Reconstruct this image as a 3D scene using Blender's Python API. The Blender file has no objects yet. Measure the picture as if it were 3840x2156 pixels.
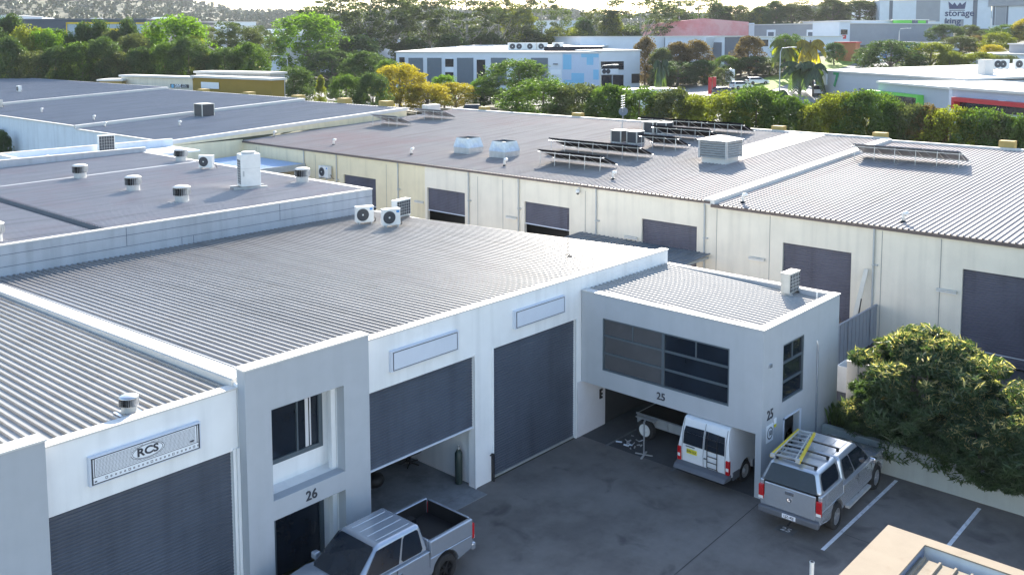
import bpy, bmesh, math, random
from mathutils import Vector, Matrix
S = bpy.context.scene
COL = S.collection
PI = math.pi
rad = math.radians
# ------------------------------------------------------------------ camera
FPX, PPX, PPY, PITCH, YAW, ROLL = 3532.36, 1920.0, 480.95, .0946937, .7355914, -.002301
CAM = Vector((0, 0, 14.0))
cp, sp_ = math.cos(PITCH), math.sin(PITCH)
FW = Vector((math.cos(YAW)*cp, math.sin(YAW)*cp, -sp_))
r0 = Vector((math.sin(YAW), -math.cos(YAW), 0)); u0 = r0.cross(FW)
RT = r0*math.cos(ROLL) + u0*math.sin(ROLL); UP = u0*math.cos(ROLL) - r0*math.sin(ROLL)
cam = bpy.data.objects.new('camera', bpy.data.cameras.new('camera')); COL.objects.link(cam)
cam.matrix_world = Matrix.Translation(CAM) @ Matrix((RT, UP, -FW)).transposed().to_4x4()
cam.data.sensor_width = 36; cam.data.lens = 36*FPX/3840
cam.data.shift_y = -(1078-PPY)/3840
cam.data.clip_start = .5; cam.data.clip_end = 9000
S.camera = cam
# ------------------------------------------------------------------ sky, sun, exposure
SUN_AZ, SUN_EL = 33.0, 26.0          # azimuth measured from +X towards +Y
w = bpy.data.worlds.new('World'); S.world = w; w.use_nodes = True
nt = w.node_tree; bg = nt.nodes['Background']
sky = nt.nodes.new('ShaderNodeTexSky'); sky.sky_type = 'NISHITA'; sky.sun_disc = False
sky.sun_elevation = rad(SUN_EL); sky.sun_rotation = rad(90-SUN_AZ)
sky.air_density = 1.1; sky.dust_density = .7; sky.ozone_density = 2.0
hs = nt.nodes.new('ShaderNodeHueSaturation'); hs.inputs['Saturation'].default_value = 1.0
nt.links.new(sky.outputs[0], hs.inputs['Color']); nt.links.new(hs.outputs[0], bg.inputs[0]); bg.inputs[1].default_value = .105
ld = bpy.data.lights.new('sun', 'SUN'); ld.energy = 4.6; ld.angle = rad(.5); ld.color = (1, .92, .8)
sun = bpy.data.objects.new('sun', ld); COL.objects.link(sun)
sd = Vector((math.cos(rad(SUN_AZ))*math.cos(rad(SUN_EL)), math.sin(rad(SUN_AZ))*math.cos(rad(SUN_EL)), math.sin(rad(SUN_EL))))
sun.rotation_euler = (-sd).to_track_quat('-Z', 'Y').to_euler(); sun.location = (0, 0, 60)
S.view_settings.view_transform = 'Standard'; S.view_settings.look = 'None'
S.view_settings.exposure = 1.85; S.view_settings.gamma = 1
S.cycles.max_bounces = 6; S.cycles.transparent_max_bounces = 6
# ------------------------------------------------------------------ points in the place from measured sight lines
def ray(px, py): return FW*FPX + RT*(px-PPX) + UP*(PPY-py)
def at(px, py, z): d = ray(px, py); return CAM + d*((z-14)/d.z)
def ax(px, py, x): d = ray(px, py); return CAM + d*(x/d.x)
def ay(px, py, y): d = ray(px, py); return CAM + d*(y/d.y)
def aw(px, py, dist): return CAM + ray(px, py)*(dist/FPX)
def sm(a, b, x):
    t = min(1, max(0, (x-a)/(b-a))); return t*t*(3-2*t)
def terr(x, y):
    d = x*.741+y*.671; r = x*.671-y*.741
    if d < 40: return 0.0
    p = 1920+3532*r/max(d, 1)
    z = 2.9*sm(62, 140, d)
    s = sm(2250, 3000, p)
    z += s*.072*max(0, min(d, 420)-150)
    lim = 46 + 58*(1-sm(0, 1300, p)) + 6*math.sin(p*.004+1) + 3*math.sin(p*.013)
    h = sm(430, 1600, d)*lim
    z += max(0, h-s*19*sm(430, 900, d)) + sm(500, 1200, d)*3*math.sin(x*.011)*math.cos(y*.013)
    return z
def atg(px, dist, dz=0):             # a point on the ground, at a distance, in a direction
    q = aw(px, 300, dist); return Vector((q.x, q.y, terr(q.x, q.y)+dz))
# ------------------------------------------------------------------ materials
MC = {}
def mat(name, col, rough=.7, var=.08, scale=2.0, metal=0, streak=0, bump=0, bscale=30, coat=0, spec=.5, dirt=None, dscale=.5, dth=.55, dirt2=None, d2scale=1, d2th=.66, run=None):
    if name in MC: return MC[name]
    m = bpy.data.materials.new(name); m.use_nodes = True; n = m.node_tree.nodes; l = m.node_tree.links
    b = n['Principled BSDF']; b.inputs['Roughness'].default_value = rough; b.inputs['Metallic'].default_value = metal
    b.inputs['Specular IOR Level'].default_value = spec
    if coat: b.inputs['Coat Weight'].default_value = coat; b.inputs['Coat Roughness'].default_value = .08
    tc = n.new('ShaderNodeTexCoord'); c = tc.outputs['Object']
    no = n.new('ShaderNodeTexNoise'); no.inputs['Scale'].default_value = scale; no.inputs['Detail'].default_value = 6
    no.inputs['Roughness'].default_value = .62
    l.new(c, no.inputs['Vector'])
    mr = n.new('ShaderNodeMapRange'); mr.inputs[1].default_value = .3; mr.inputs[2].default_value = .7
    mr.inputs[3].default_value = 1-var; mr.inputs[4].default_value = 1+var
    l.new(no.outputs['Fac'], mr.inputs[0]); fac = mr.outputs[0]
    if run:
        streak = streak or .22
    if streak:
        mp = n.new('ShaderNodeMapping'); mp.inputs['Scale'].default_value = run or (1.1, 1.1, .08); l.new(c, mp.inputs[0])
        n2 = n.new('ShaderNodeTexNoise'); n2.inputs['Scale'].default_value = 2.4; n2.inputs['Detail'].default_value = 7
        l.new(mp.outputs[0], n2.inputs['Vector'])
        m2 = n.new('ShaderNodeMapRange'); m2.inputs[1].default_value = .48; m2.inputs[2].default_value = .72
        m2.inputs[3].default_value = 1; m2.inputs[4].default_value = 1-streak; l.new(n2.outputs['Fac'], m2.inputs[0])
        mu = n.new('ShaderNodeMath'); mu.operation = 'MULTIPLY'; l.new(fac, mu.inputs[0]); l.new(m2.outputs[0], mu.inputs[1]); fac = mu.outputs[0]
    mx = n.new('ShaderNodeVectorMath'); mx.operation = 'SCALE'; mx.inputs[0].default_value = col
    l.new(fac, mx.inputs['Scale']); out = mx.outputs[0]
    if dirt:
        n3 = n.new('ShaderNodeTexNoise'); n3.inputs['Scale'].default_value = dscale; n3.inputs['Detail'].default_value = 8; n3.inputs['Roughness'].default_value = .7
        l.new(c, n3.inputs['Vector'])
        m3 = n.new('ShaderNodeMapRange'); m3.inputs[1].default_value = dth-.12; m3.inputs[2].default_value = dth+.12; l.new(n3.outputs['Fac'], m3.inputs[0])
        mi = n.new('ShaderNodeMix'); mi.data_type = 'RGBA'; l.new(m3.outputs[0], mi.inputs[0]); l.new(out, mi.inputs[6]); mi.inputs[7].default_value = (*dirt, 1); out = mi.outputs[2]
    if dirt2:
        n3 = n.new('ShaderNodeTexNoise'); n3.inputs['Scale'].default_value = d2scale; n3.inputs['Detail'].default_value = 5; n3.inputs['Distortion'].default_value = .6
        l.new(c, n3.inputs['Vector'])
        m3 = n.new('ShaderNodeMapRange'); m3.inputs[1].default_value = d2th-.05; m3.inputs[2].default_value = d2th+.07; m3.inputs[4].default_value = .8; l.new(n3.outputs['Fac'], m3.inputs[0])
        mi = n.new('ShaderNodeMix'); mi.data_type = 'RGBA'; l.new(m3.outputs[0], mi.inputs[0]); l.new(out, mi.inputs[6]); mi.inputs[7].default_value = (*dirt2, 1); out = mi.outputs[2]
    l.new(out, b.inputs['Base Color'])
    if bump:
        bn = n.new('ShaderNodeTexNoise'); bn.inputs['Scale'].default_value = bscale; bn.inputs['Detail'].default_value = 4; l.new(c, bn.inputs['Vector'])
        bp = n.new('ShaderNodeBump'); bp.inputs['Strength'].default_value = bump; bp.inputs['Distance'].default_value = .02
        l.new(bn.outputs['Fac'], bp.inputs['Height']); l.new(bp.outputs[0], b.inputs['Normal'])
    MC[name] = m; return m
def leafmat(name, col, tr=.45, var=.35, col2=None):
    if name in MC: return MC[name]
    m = bpy.data.materials.new(name); m.use_nodes = True; n = m.node_tree.nodes; l = m.node_tree.links
    n.remove(n['Principled BSDF']); o = n['Material Output']
    tc = n.new('ShaderNodeTexCoord'); no = n.new('ShaderNodeTexNoise'); no.inputs['Scale'].default_value = 5; no.inputs['Detail'].default_value = 3
    l.new(tc.outputs['Object'], no.inputs['Vector'])
    gi = n.new('ShaderNodeNewGeometry')
    ad = n.new('ShaderNodeMath'); ad.operation = 'ADD'
    rm = n.new('ShaderNodeMath'); rm.operation = 'MULTIPLY'; rm.inputs[1].default_value = .5
    l.new(gi.outputs['Random Per Island'], rm.inputs[0]); l.new(rm.outputs[0], ad.inputs[0]); l.new(no.outputs['Fac'], ad.inputs[1])
    cr = n.new('ShaderNodeMapRange'); cr.inputs[1].default_value = .45; cr.inputs[2].default_value = 1.05; l.new(ad.outputs[0], cr.inputs[0])
    c2 = col2 or tuple(c*(1+var*1.6) for c in col)
    mi = n.new('ShaderNodeMix'); mi.data_type = 'RGBA'; l.new(cr.outputs[0], mi.inputs[0])
    mi.inputs[6].default_value = (*[c*(1-var) for c in col], 1); mi.inputs[7].default_value = (*c2, 1)
    d = n.new('ShaderNodeBsdfDiffuse'); t = n.new('ShaderNodeBsdfTranslucent'); g = n.new('ShaderNodeBsdfGlossy'); g.inputs['Roughness'].default_value = .45
    g.inputs[0].default_value = (.6, .65, .6, 1)
    hs = n.new('ShaderNodeVectorMath'); hs.operation = 'MULTIPLY'; hs.inputs[1].default_value = (1.7, 1.8, .75)
    l.new(mi.outputs[2], hs.inputs[0]); l.new(mi.outputs[2], d.inputs[0]); l.new(hs.outputs[0], t.inputs[0])
    s1 = n.new('ShaderNodeMixShader'); s1.inputs[0].default_value = tr; l.new(d.outputs[0], s1.inputs[1]); l.new(t.outputs[0], s1.inputs[2])
    s2 = n.new('ShaderNodeMixShader'); s2.inputs[0].default_value = .06; l.new(s1.outputs[0], s2.inputs[1]); l.new(g.outputs[0], s2.inputs[2])
    l.new(s2.outputs[0], o.inputs[0]); MC[name] = m; return m
M = {}
def defm():
    M['white_wall'] = mat('white_wall', (.82, .82, .82), .75, .04, 1.1, streak=.11)
    M['grey_render'] = mat('grey_render', (.42, .44, .47), .8, .03, 3, streak=.05, bump=.15, bscale=60)
    M['pink_wall'] = mat('pink_wall', (.68, .67, .69), .75, .04, 2)
    M['cream'] = mat('cream', (.76, .69, .57), .85, .06, .8, streak=.10)
    M['cream_warm'] = mat('cream_warm', (.76, .66, .45), .85, .06, .8, streak=.10)
    M['blue_tilt'] = mat('blue_tilt', (.44, .46, .50), .8, .10, .6, streak=.16)
    M['white_tilt'] = mat('white_tilt', (.66, .72, .80), .8, .05, .9, streak=.1)
    M['cap'] = mat('cap', (.62, .60, .57), .65, .04, 2)
    M['cap_dull'] = mat('cap_dull', (.62, .62, .62), .5, .06, 2)
    M['roof_new'] = mat('roof_new', (.30, .285, .275), .40, .05, 1, run=(1.6, .05, 1), metal=.25, spec=.5, dirt=(.25, .23, .21), dscale=.8, dth=.66)
    M['roof_rcs'] = mat('roof_rcs', (.32, .30, .275), .42, .07, 1.2, run=(1.6, .05, 1), metal=.25, spec=.6, dirt=(.24, .21, .18), dscale=1.3, dth=.62)
    M['roof_blue'] = mat('roof_blue', (.30, .285, .30), .44, .06, .6, run=(.03, 1.0, 1), metal=.2, spec=.5, dirt=(.30, .24, .25), dscale=.25, dth=.62)
    M['roof_far'] = mat('roof_far', (.19, .20, .235), .45, .05, .4, run=(.03, .8, 1), spec=.5)
    M['roof_cream'] = mat('roof_cream', (.36, .33, .32), .7, .05, .5, run=(.03, .8, 1), spec=.2, dirt=(.36, .27, .26), dscale=.09, dth=.60)
    M['roof_25'] = mat('roof_25', (.40, .385, .37), .62, .05, 1, spec=.3)
    M['skylight'] = mat('skylight', (.62, .61, .58), .6, .03, 1)
    M['gutter'] = mat('gutter', (.10, .075, .07), .5, .1, 3)
    M['shutter'] = mat('shutter', (.085, .10, .13), .42, .14, .8, metal=.15, streak=.2)
    M['shutter_cream'] = mat('shutter_cream', (.095, .095, .125), .45, .14, .8, metal=.1, streak=.2)
    M['dark'] = mat('interior_shade', (.03, .033, .037), .9, .1)  # near-black colour stands in for the shade indoors
    M['concrete'] = mat('concrete', (.22, .23, .24), .85, .1, 1.5, dirt=(.14, .14, .15), dscale=1.1)
    M['asphalt'] = mat('asphalt', (.122, .112, .104), .82, .22, .9, bump=.5, bscale=55, dirt=(.185, .172, .160), dscale=.42, dth=.53, dirt2=(.062, .058, .056), d2scale=.75, d2th=.63)
    M['road'] = mat('road', (.22, .215, .21), .9, .08, .4)
    M['line'] = mat('line_paint', (.62, .64, .67), .8, .15, 6, dirt=(.16, .16, .17), dscale=5, dth=.66)
    M['line_old'] = mat('line_paint_worn', (.16, .17, .18), .8, .3, 8, dirt=(.08, .08, .085), dscale=4, dth=.5)
    M['retain'] = mat('retaining_wall', (.30, .34, .33), .85, .06, 1.2, streak=.12)
    M['soil'] = mat('soil', (.05, .045, .035), .95, .3, 4)
    M['fence'] = mat('fence', (.30, .31, .34), .5, .05, 2)
    M['fence2'] = mat('fence_beige', (.32, .30, .28), .5, .05, 2)
    M['glass'] = mat('glass', (.010, .016, .026), .05, .3, 1, spec=.45)
    M['glass_blind'] = mat('glass_blind', (.085, .085, .09), .25, .12, 3, spec=.6)
    M['frame'] = mat('window_frame', (.085, .11, .13), .4, .05)
    M['metal'] = mat('galvanised', (.50, .52, .55), .32, .15, 4, metal=.75)
    M['galv'] = mat('galv_dull', (.45, .46, .46), .55, .12, 4, metal=.3)
    M['acwhite'] = mat('ac_white', (.72, .72, .70), .5, .06, 3)
    M['acbeige'] = mat('ac_beige', (.55, .53, .48), .6, .1, 3, streak=.2)
    M['black'] = mat('black_plastic', (.010, .010, .012), .5, .2)
    M['rubber'] = mat('rubber', (.02, .02, .021), .8, .2)
    M['dkgrille'] = mat('dark_grille', (.035, .04, .05), .5, .2, 20)
    M['solar'] = mat('solar_back', (.012, .013, .02), .8, .3, 3, spec=.1)
    M['solar_pale'] = mat('solar_back_pale', (.2, .21, .24), .5, .15, 3)
    M['letter'] = mat('lettering', (.035, .04, .055), .6, .05)
    M['signw'] = mat('sign_white', (.78, .80, .84), .5, .03)
    M['signg'] = mat('sign_grey', (.62, .66, .74), .5, .03)
    M['silver'] = mat('silver_paint', (.50, .53, .57), .26, .03, 8, metal=.6, coat=.6)
    M['bluesilver'] = mat('blue_silver_paint', (.42, .46, .52), .26, .03, 8, metal=.6, coat=.6)
    M['vanw'] = mat('van_white', (.72, .74, .76), .35, .04, 2, coat=.4)
    M['vangrey'] = mat('van_bumper', (.10, .11, .13), .6, .1)
    M['red'] = mat('red_lamp', (.42, .008, .012), .2, .2, 20, coat=.6)
    M['clear'] = mat('clear_lamp', (.75, .75, .75), .15, .1, 20, coat=.6)
    M['chrome'] = mat('chrome', (.7, .7, .72), .15, .1, metal=1)
    M['yellow'] = mat('ladder_yellow', (.72, .52, .02), .5, .1, 5)
    M['plate_y'] = mat('plate_yellow', (.7, .62, .02), .5, .05)
    M['bark'] = mat('bark', (.16, .13, .11), .9, .3, 6)
    M['bark_pale'] = mat('bark_pale', (.36, .33, .30), .9, .25, 5)
    M['mustard'] = mat('mustard', (.30, .20, .035), .85, .06, 1)
    M['pier'] = mat('pier_yellow', (.42, .30, .10), .85, .1, 2)
    M['wood'] = mat('wood', (.22, .15, .10), .8, .3, 6)
defm()
L = {'green': leafmat('leaf_green', (.06, .10, .02), .5), 'bright': leafmat('leaf_bright', (.09, .16, .016), .55),
     'dark': leafmat('leaf_dark', (.05, .08, .028), .45), 'olive': leafmat('leaf_olive', (.075, .088, .036), .42),
     'gum': leafmat('leaf_gum', (.062, .082, .036), .42), 'yellow': leafmat('leaf_yellow', (.27, .215, .015), .5),
     'yg': leafmat('leaf_yellowgreen', (.13, .145, .018), .5), 'red': leafmat('leaf_reddish', (.11, .075, .035), .45),
     'near': leafmat('leaf_near', (.045, .075, .032), .4), 'sunlit_tip': leafmat('leaf_sunlit_growth', (.22, .25, .09), .45, .4, (.62, .52, .30)),  # pale young leaves, with sun highlights put into their colour
     'forest': leafmat('leaf_forest', (.045, .055, .030), .05), 'grass': leafmat('leaf_grass', (.05, .08, .02), .3)}
# ------------------------------------------------------------------ mesh helpers
class MB:
    def __init__(s): s.v = []; s.f = []; s.m = []; s.M = None
    def P(s, p):
        p = Vector(p)
        if s.M is not None: p = s.M @ p
        s.v.append(p); return len(s.v)-1
    def poly(s, pts, mi=0): s.f.append([s.P(p) for p in pts]); s.m.append(mi); return s
    def hexa(s, c, mi=0):            # c: four bottom points then four top points
        i = [s.P(p) for p in c]
        for f in ((3, 2, 1, 0), (4, 5, 6, 7), (0, 1, 5, 4), (1, 2, 6, 5), (2, 3, 7, 6), (3, 0, 4, 7)):
            s.f.append([i[k] for k in f]); s.m.append(mi)
        return s
    def box(s, x0, y0, z0, x1, y1, z1, mi=0):
        return s.hexa([(x0, y0, z0), (x1, y0, z0), (x1, y1, z0), (x0, y1, z0), (x0, y0, z1), (x1, y0, z1), (x1, y1, z1), (x0, y1, z1)], mi)
    def lathe(s, c, prof, n=16, mi=0, axis='z', cap=True):
        rings = []
        for r, h in prof:
            ring = []
            for k in range(n):
                a = 2*PI*k/n; p = (r*math.cos(a), r*math.sin(a), h)
                if axis == 'y': p = (p[0], p[2], p[1])
                if axis == 'x': p = (p[2], p[0], p[1])
                ring.append(s.P((c[0]+p[0], c[1]+p[1], c[2]+p[2])))
            rings.append(ring)
        for a, b in zip(rings, rings[1:]):
            for k in range(n): s.f.append([a[k], a[(k+1) % n], b[(k+1) % n], b[k]]); s.m.append(mi)
        if cap:
            s.f.append(rings[0][::-1]); s.m.append(mi); s.f.append(rings[-1][:]); s.m.append(mi)
        return s
    def tube(s, pts, r, n=6, mi=0):
        pts = [Vector(p) for p in pts]; rr = r if isinstance(r, (list, tuple)) else [r]*len(pts); rings = []
        for k, p in enumerate(pts):
            d = (pts[min(k+1, len(pts)-1)]-pts[max(k-1, 0)]).normalized()
            a = d.cross(Vector((0, 0, 1)) if abs(d.z) < .9 else Vector((1, 0, 0))).normalized(); b = d.cross(a)
            rings.append([s.P(p+(a*math.cos(2*PI*j/n)+b*math.sin(2*PI*j/n))*rr[k]) for j in range(n)])
        for A, B in zip(rings, rings[1:]):
            for j in range(n): s.f.append([A[j], A[(j+1) % n], B[(j+1) % n], B[j]]); s.m.append(mi)
        s.f.append(rings[0][::-1]); s.m.append(mi); s.f.append(rings[-1][:]); s.m.append(mi)
        return s
    def mesh(s, name, mats, smooth=False, fix=True):
        me = bpy.data.meshes.new(name); me.from_pydata([tuple(p) for p in s.v], [], s.f)
        for m in mats: me.materials.append(m)
        me.polygons.foreach_set('material_index', s.m)
        if fix:
            bm = bmesh.new(); bm.from_mesh(me); bmesh.ops.recalc_face_normals(bm, faces=bm.faces[:]); bm.to_mesh(me); bm.free()
        if smooth: me.polygons.foreach_set('use_smooth', [True]*len(me.polygons))
        me.update(); return me
    def build(s, name, mats, parent=None, bevel=0, smooth=False, fix=True, seg=2, soft=False):
        if not isinstance(mats, (list, tuple)): mats = [mats]
        o = bpy.data.objects.new(name, s.mesh(name, mats, smooth or soft, fix)); COL.objects.link(o)
        if parent is not None: o.parent = parent
        if bevel:
            b = o.modifiers.new('bevel', 'BEVEL'); b.width = bevel; b.segments = seg; b.limit_method = 'ANGLE'; b.angle_limit = rad(35); b.harden_normals = soft
        return o
def tag(o, label, cat, group=None, kind=None):
    if label: o['label'] = label
    if cat: o['category'] = cat
    if group: o['group'] = group
    if kind: o['kind'] = kind
    return o
def thing(name, label, cat, loc=(0, 0, 0), rz=0, group=None):
    o = bpy.data.objects.new(name, None); COL.objects.link(o); o.location = loc; o.rotation_euler = (0, 0, rz); o.empty_display_size = .3
    return tag(o, label, cat, group)
def struct(name, mb, mats, **k): o = mb.build(name, mats, **k); o['kind'] = 'structure'; return o
def dup(root, loc=None, rz=None, label=None, group=None, scale=None):     # a copy of a thing with copies of its parts and sub-parts
    def cpy(o, par):
        c = o.copy(); COL.objects.link(c); c.parent = par
        for ch in list(o.children): cpy(ch, c)
        return c
    r = cpy(root, None)
    if loc is not None: r.location = loc
    if rz is not None: r.rotation_euler = (0, 0, rz)
    if label: r['label'] = label
    if group: r['group'] = group
    if scale: r.scale = scale
    return r
def P(name, mb, mats, root, **k):     # a part of a building, modelled in world units, under the Empty at the building's base
    o = mb.build(name, mats, **k); o.parent = root
    o.matrix_parent_inverse = Matrix.Translation(-root.location); return o
def PT(name, s, size, mtx, m, root, **k):
    o = text(name, s, size, mtx, m, None, **k); o.parent = root; o.matrix_parent_inverse = Matrix.Translation(-root.location); return o
def sub(o, parent):                   # hang a world-unit mesh under a world-unit part
    o.parent = parent; o.matrix_parent_inverse = Matrix.Identity(4); return o
def text(name, s, size, mtx, m, parent, ext=.01, off=0.0, al='CENTER', sx=1):
    cu = bpy.data.curves.new('t', 'FONT'); cu.body = s; cu.size = size; cu.extrude = ext; cu.offset = off; cu.align_x = al; cu.align_y = 'CENTER'; cu.resolution_u = 3
    t = bpy.data.objects.new('t', cu); COL.objects.link(t); dg = bpy.context.evaluated_depsgraph_get()
    me = bpy.data.meshes.new_from_object(t.evaluated_get(dg)); me.name = name
    bpy.data.objects.remove(t); me.transform(mtx @ Matrix.Diagonal((sx, 1, 1, 1))); me.materials.clear(); me.materials.append(m)
    o = bpy.data.objects.new(name, me); COL.objects.link(o)
    if parent is not None: o.parent = parent
    return o
def face_my(x, y, z): return Matrix.Translation((x, y, z)) @ Matrix.Rotation(PI/2, 4, 'X')                       # reads from -Y, runs along +X
def face_mx(x, y, z): return Matrix.Translation((x, y, z)) @ Matrix.Rotation(-PI/2, 4, 'Z') @ Matrix.Rotation(PI/2, 4, 'X')  # reads from -X, runs along -Y
def wall(mb, axis, p0, p1, a0, a1, z0, z1, holes=(), mi=0):
    """a wall slab between p0 and p1 across, a0..a1 along, with rectangular openings (a,b,z,z)"""
    As = sorted({a0, a1, *[h[0] for h in holes], *[h[1] for h in holes]})
    for A, B in zip(As, As[1:]):
        cuts = sorted([(h[2], h[3]) for h in holes if h[0] < (A+B)/2 < h[1]]); z = z0; segs = []
        for c, d in cuts:
            if c > z+1e-4: segs.append((z, c))
            z = max(z, d)
        if z < z1-1e-4: segs.append((z, z1))
        for c, d in segs:
            if axis == 'x': mb.box(A, p0, c, B, p1, d, mi)     # wall runs along x
            else: mb.box(p0, A, c, p1, B, d, mi)
def shutter(mb, axis, p, a0, a1, z0, z1, out, pitch=.085, mi=0):
    """roller shutter curtain: curved slats, facing the side 'out' (+1/-1) of the axis"""
    n = max(2, int(round((z1-z0)/pitch))); h = (z1-z0)/n
    for k in range(n):
        z = z0+k*h; prof = ((0, 0), (.022, .3), (.022, .75), (0, 1))
        for (d0, t0), (d1, t1) in zip(prof, prof[1:]):
            q0, q1 = p+out*d0, p+out*d1
            if axis == 'x': mb.poly([(a0, q0, z+t0*h), (a1, q0, z+t0*h), (a1, q1, z+t1*h), (a0, q1, z+t1*h)], mi)
            else: mb.poly([(q0, a0, z+t0*h), (q0, a1, z+t0*h), (q1, a1, z+t1*h), (q1, a0, z+t1*h)], mi)
def ribs(mb, axis, a0, a1, b0, b1, z, pitch=.22, h=.035, wd=.05, mi=0, skip=()):
    """ribbed sheet: ribs run along 'axis' from b0 to b1, are spread over a0..a1 on the other axis; z(x,y) is the plane"""
    def pt(a, b, dz): x, y = (a, b) if axis == 'y' else (b, a); return (x, y, z(x, y)+dz)
    n = int((a1-a0)/pitch)
    for k in range(n+1):
        A = a0+k*pitch; B = min(a1, A+pitch)
        if B-A < .02: continue
        e = min(wd, B-A)
        if any(s0 <= A <= s1 for s0, s1 in skip):
            mb.poly([pt(A, b0, 0), pt(B, b0, 0), pt(B, b1, 0), pt(A, b1, 0)], mi+1); continue
        pr = ((A, 0), (A+.22*e, h), (A+.78*e, h), (A+e, 0), (B, 0))
        for (p, dp), (q, dq) in zip(pr, pr[1:]):
            if q > p+1e-5: mb.poly([pt(p, b0, dp), pt(q, b0, dq), pt(q, b1, dq), pt(p, b1, dp)], mi)
# ------------------------------------------------------------------ ground and paving
def grid_ground():
    ds = [-60, 0, 30, 45, 55, 62, 70, 80, 90, 100, 110, 120, 130, 145, 160, 180, 200, 225, 250, 280, 310, 345, 380, 420, 460, 510, 560, 620, 690, 770, 860, 960, 1070, 1190, 1320, 1460, 1620, 1900, 2400, 3400, 5500]
    us = [k*.08 for k in range(-14, 15)]
    mb = MB(); idx = {}
    for i, d in enumerate(ds):
        for j, u in enumerate(us):
            wd = max(d, 90); r = u*wd*1.15; x = d*.741+r*.671; y = d*.671-r*.741
            idx[i, j] = mb.P((x, y, terr(x, y)-(.14 if d < 60 else .0)))
    for i in range(len(ds)-1):
        for j in range(len(us)-1):
            mb.f.append([idx[i, j], idx[i, j+1], idx[i+1, j+1], idx[i+1, j]]); mb.m.append(0)
    struct('ground', mb, mat('ground', (.055, .062, .03), .95, .3, .03, dirt=(.10, .09, .04), dscale=.012), smooth=True)
grid_ground()
def drape(name, pts, wd, m, dz=.06):
    pts = [Vector((p[0], p[1], 0)) for p in pts]; mb = MB(); L_ = []; 
    fine = []
    for a, b in zip(pts, pts[1:]):
        n = max(1, int((b-a).length/6))
        fine += [a.lerp(b, k/n) for k in range(n)]
    fine.append(pts[-1])
    for k, p in enumerate(fine):
        d = (fine[min(k+1, len(fine)-1)]-fine[max(k-1, 0)]).normalized(); nn = Vector((-d.y, d.x, 0)); row = []
        for t in (-1, -.5, 0, .5, 1):
            q = p+nn*wd/2*t; row.append((q.x, q.y, terr(q.x, q.y)+dz+.05))
        L_.append(row)
    for a, b in zip(L_, L_[1:]):
        for k in range(4): mb.poly([a[k], a[k+1], b[k+1], b[k]])
    return struct(name, mb, m)
mb = MB(); mb.box(-14, -14, -.3, 29.72, 19.84, 0); struct('car_park', mb, M['asphalt'])
def sheet(name, pts, z, m): mb = MB(); mb.poly([(x, y, z) for x, y in pts]); return struct(name, mb, m)
mb = MB()
for q in (((25.2, 12.80), (20.2, 12.62)), ((25.22, 10.13), (25.2, 6.0)), ((20.2, 12.62), (14, 12.4))):
    (x0, y0), (x1, y1) = q; d = Vector((x1-x0, y1-y0, 0)).normalized(); n = Vector((-d.y, d.x, 0))*.012
    mb.poly([(x0-n.x, y0-n.y, .004), (x1-n.x, y1-n.y, .004), (x1+n.x, y1+n.y, .004), (x0+n.x, y0+n.y, .004)])
struct('paving_joints', mb, M['black'])
mb = MB()
for y, x0, x1 in ((10.25, 24.0, 29.5), (7.75, 24.0, 29.35), (5.25, 24.0, 29.4)): mb.poly([(x0, y-.055, .008), (x1, y-.055, .008), (x1, y+.055, .008), (x0, y+.055, .008)])
struct('bay_lines', mb, M['line'])
mb = MB()
for y, x0, x1 in ((18.66, 25.4, 27.6), (15.95, 25.3, 28.5)): mb.poly([(x0, y-.05, .008), (x1, y-.05, .008), (x1, y+.05, .008), (x0, y+.05, .008)])
mb.poly([(24.13, 11.2, .008), (24.53, 11.2, .008), (24.53, 11.76, .008), (24.13, 11.76, .008)])
struct('worn_bay_lines', mb, M['line_old'])
o = text('bay_number', '25', .3, Matrix.Translation((24.33, 11.48, .012)) @ Matrix.Rotation(-PI/2, 4, 'Z'), M['line'], None, ext=.001, off=.004); o['kind'] = 'structure'
mb = MB(); mb.box(31.75, -20, -.3, 41.4, 62, .5); mb.box(31.0, 19.9, -.3, 31.75, 62, .5); struct('alley_paving', mb, mat('alley', (.055, .05, .055), .85, .15, 1))
mb = MB(); mb.box(29.92, -20, 0, 31.75, 12.85, .96); struct('garden_bed', mb, M['soil'])
# retaining wall
rw = thing('retaining_wall', 'low pale green rendered retaining wall in front of the planted garden bed', 'wall', (29.72, 5, 0))
mb = MB(); mb.box(29.72, -20, 0, 29.92, 12.86, .97); P('wall_face', mb, M['retain'], rw)
mb = MB(); mb.box(29.69, -20, .97, 29.95, 12.86, 1.02); P('coping', mb, M['retain'], rw)
# ------------------------------------------------------------------ the near row of units
def zroof(x, y): return 5.735-(y-20.14)*.0366
# --- unit 26/25 shed
T = thing('warehouse_unit', 'long white shed with two tall grey roller doors under a pale ribbed roof', 'warehouse', (21, 28, 0))
mb = MB(); wall(mb, 'x', 19.84, 20.1, 15.75, 31.0, 0, 5.75, [(15.9, 20.15, -1, 4.26), (21.0, 25.2, -1, 4.28), (26.9, 30.75, -1, 2.0)]); P('front_wall', mb, M['white_wall'], T)
mb = MB(); mb.box(11.97, 20.3, 0, 12.15, 37.6, 5.0); mb.box(30.8, 20.1, 0, 31.0, 37.6, 5.0); mb.box(20.3, 20.12, 0, 20.5, 37.4, 4.9); mb.box(12.2, 37.3, 0, 30.7, 37.5, 4.9)
P('side_wall', mb, M['white_wall'], T)
mb = MB(); mb.box(15.75, 19.81, 5.75, 31.03, 20.14, 5.79)
mb.box(30.78, 20.14, 5.1, 31.03, 37.6, 5.16)
P('parapet_cap', mb, M['cap'], T)
mb = MB(); ribs(mb, 'y', 12.42, 30.75, 19.95, 37.62, zroof, .218, .05, .06); P('roof', mb, M['roof_new'], T)
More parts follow.
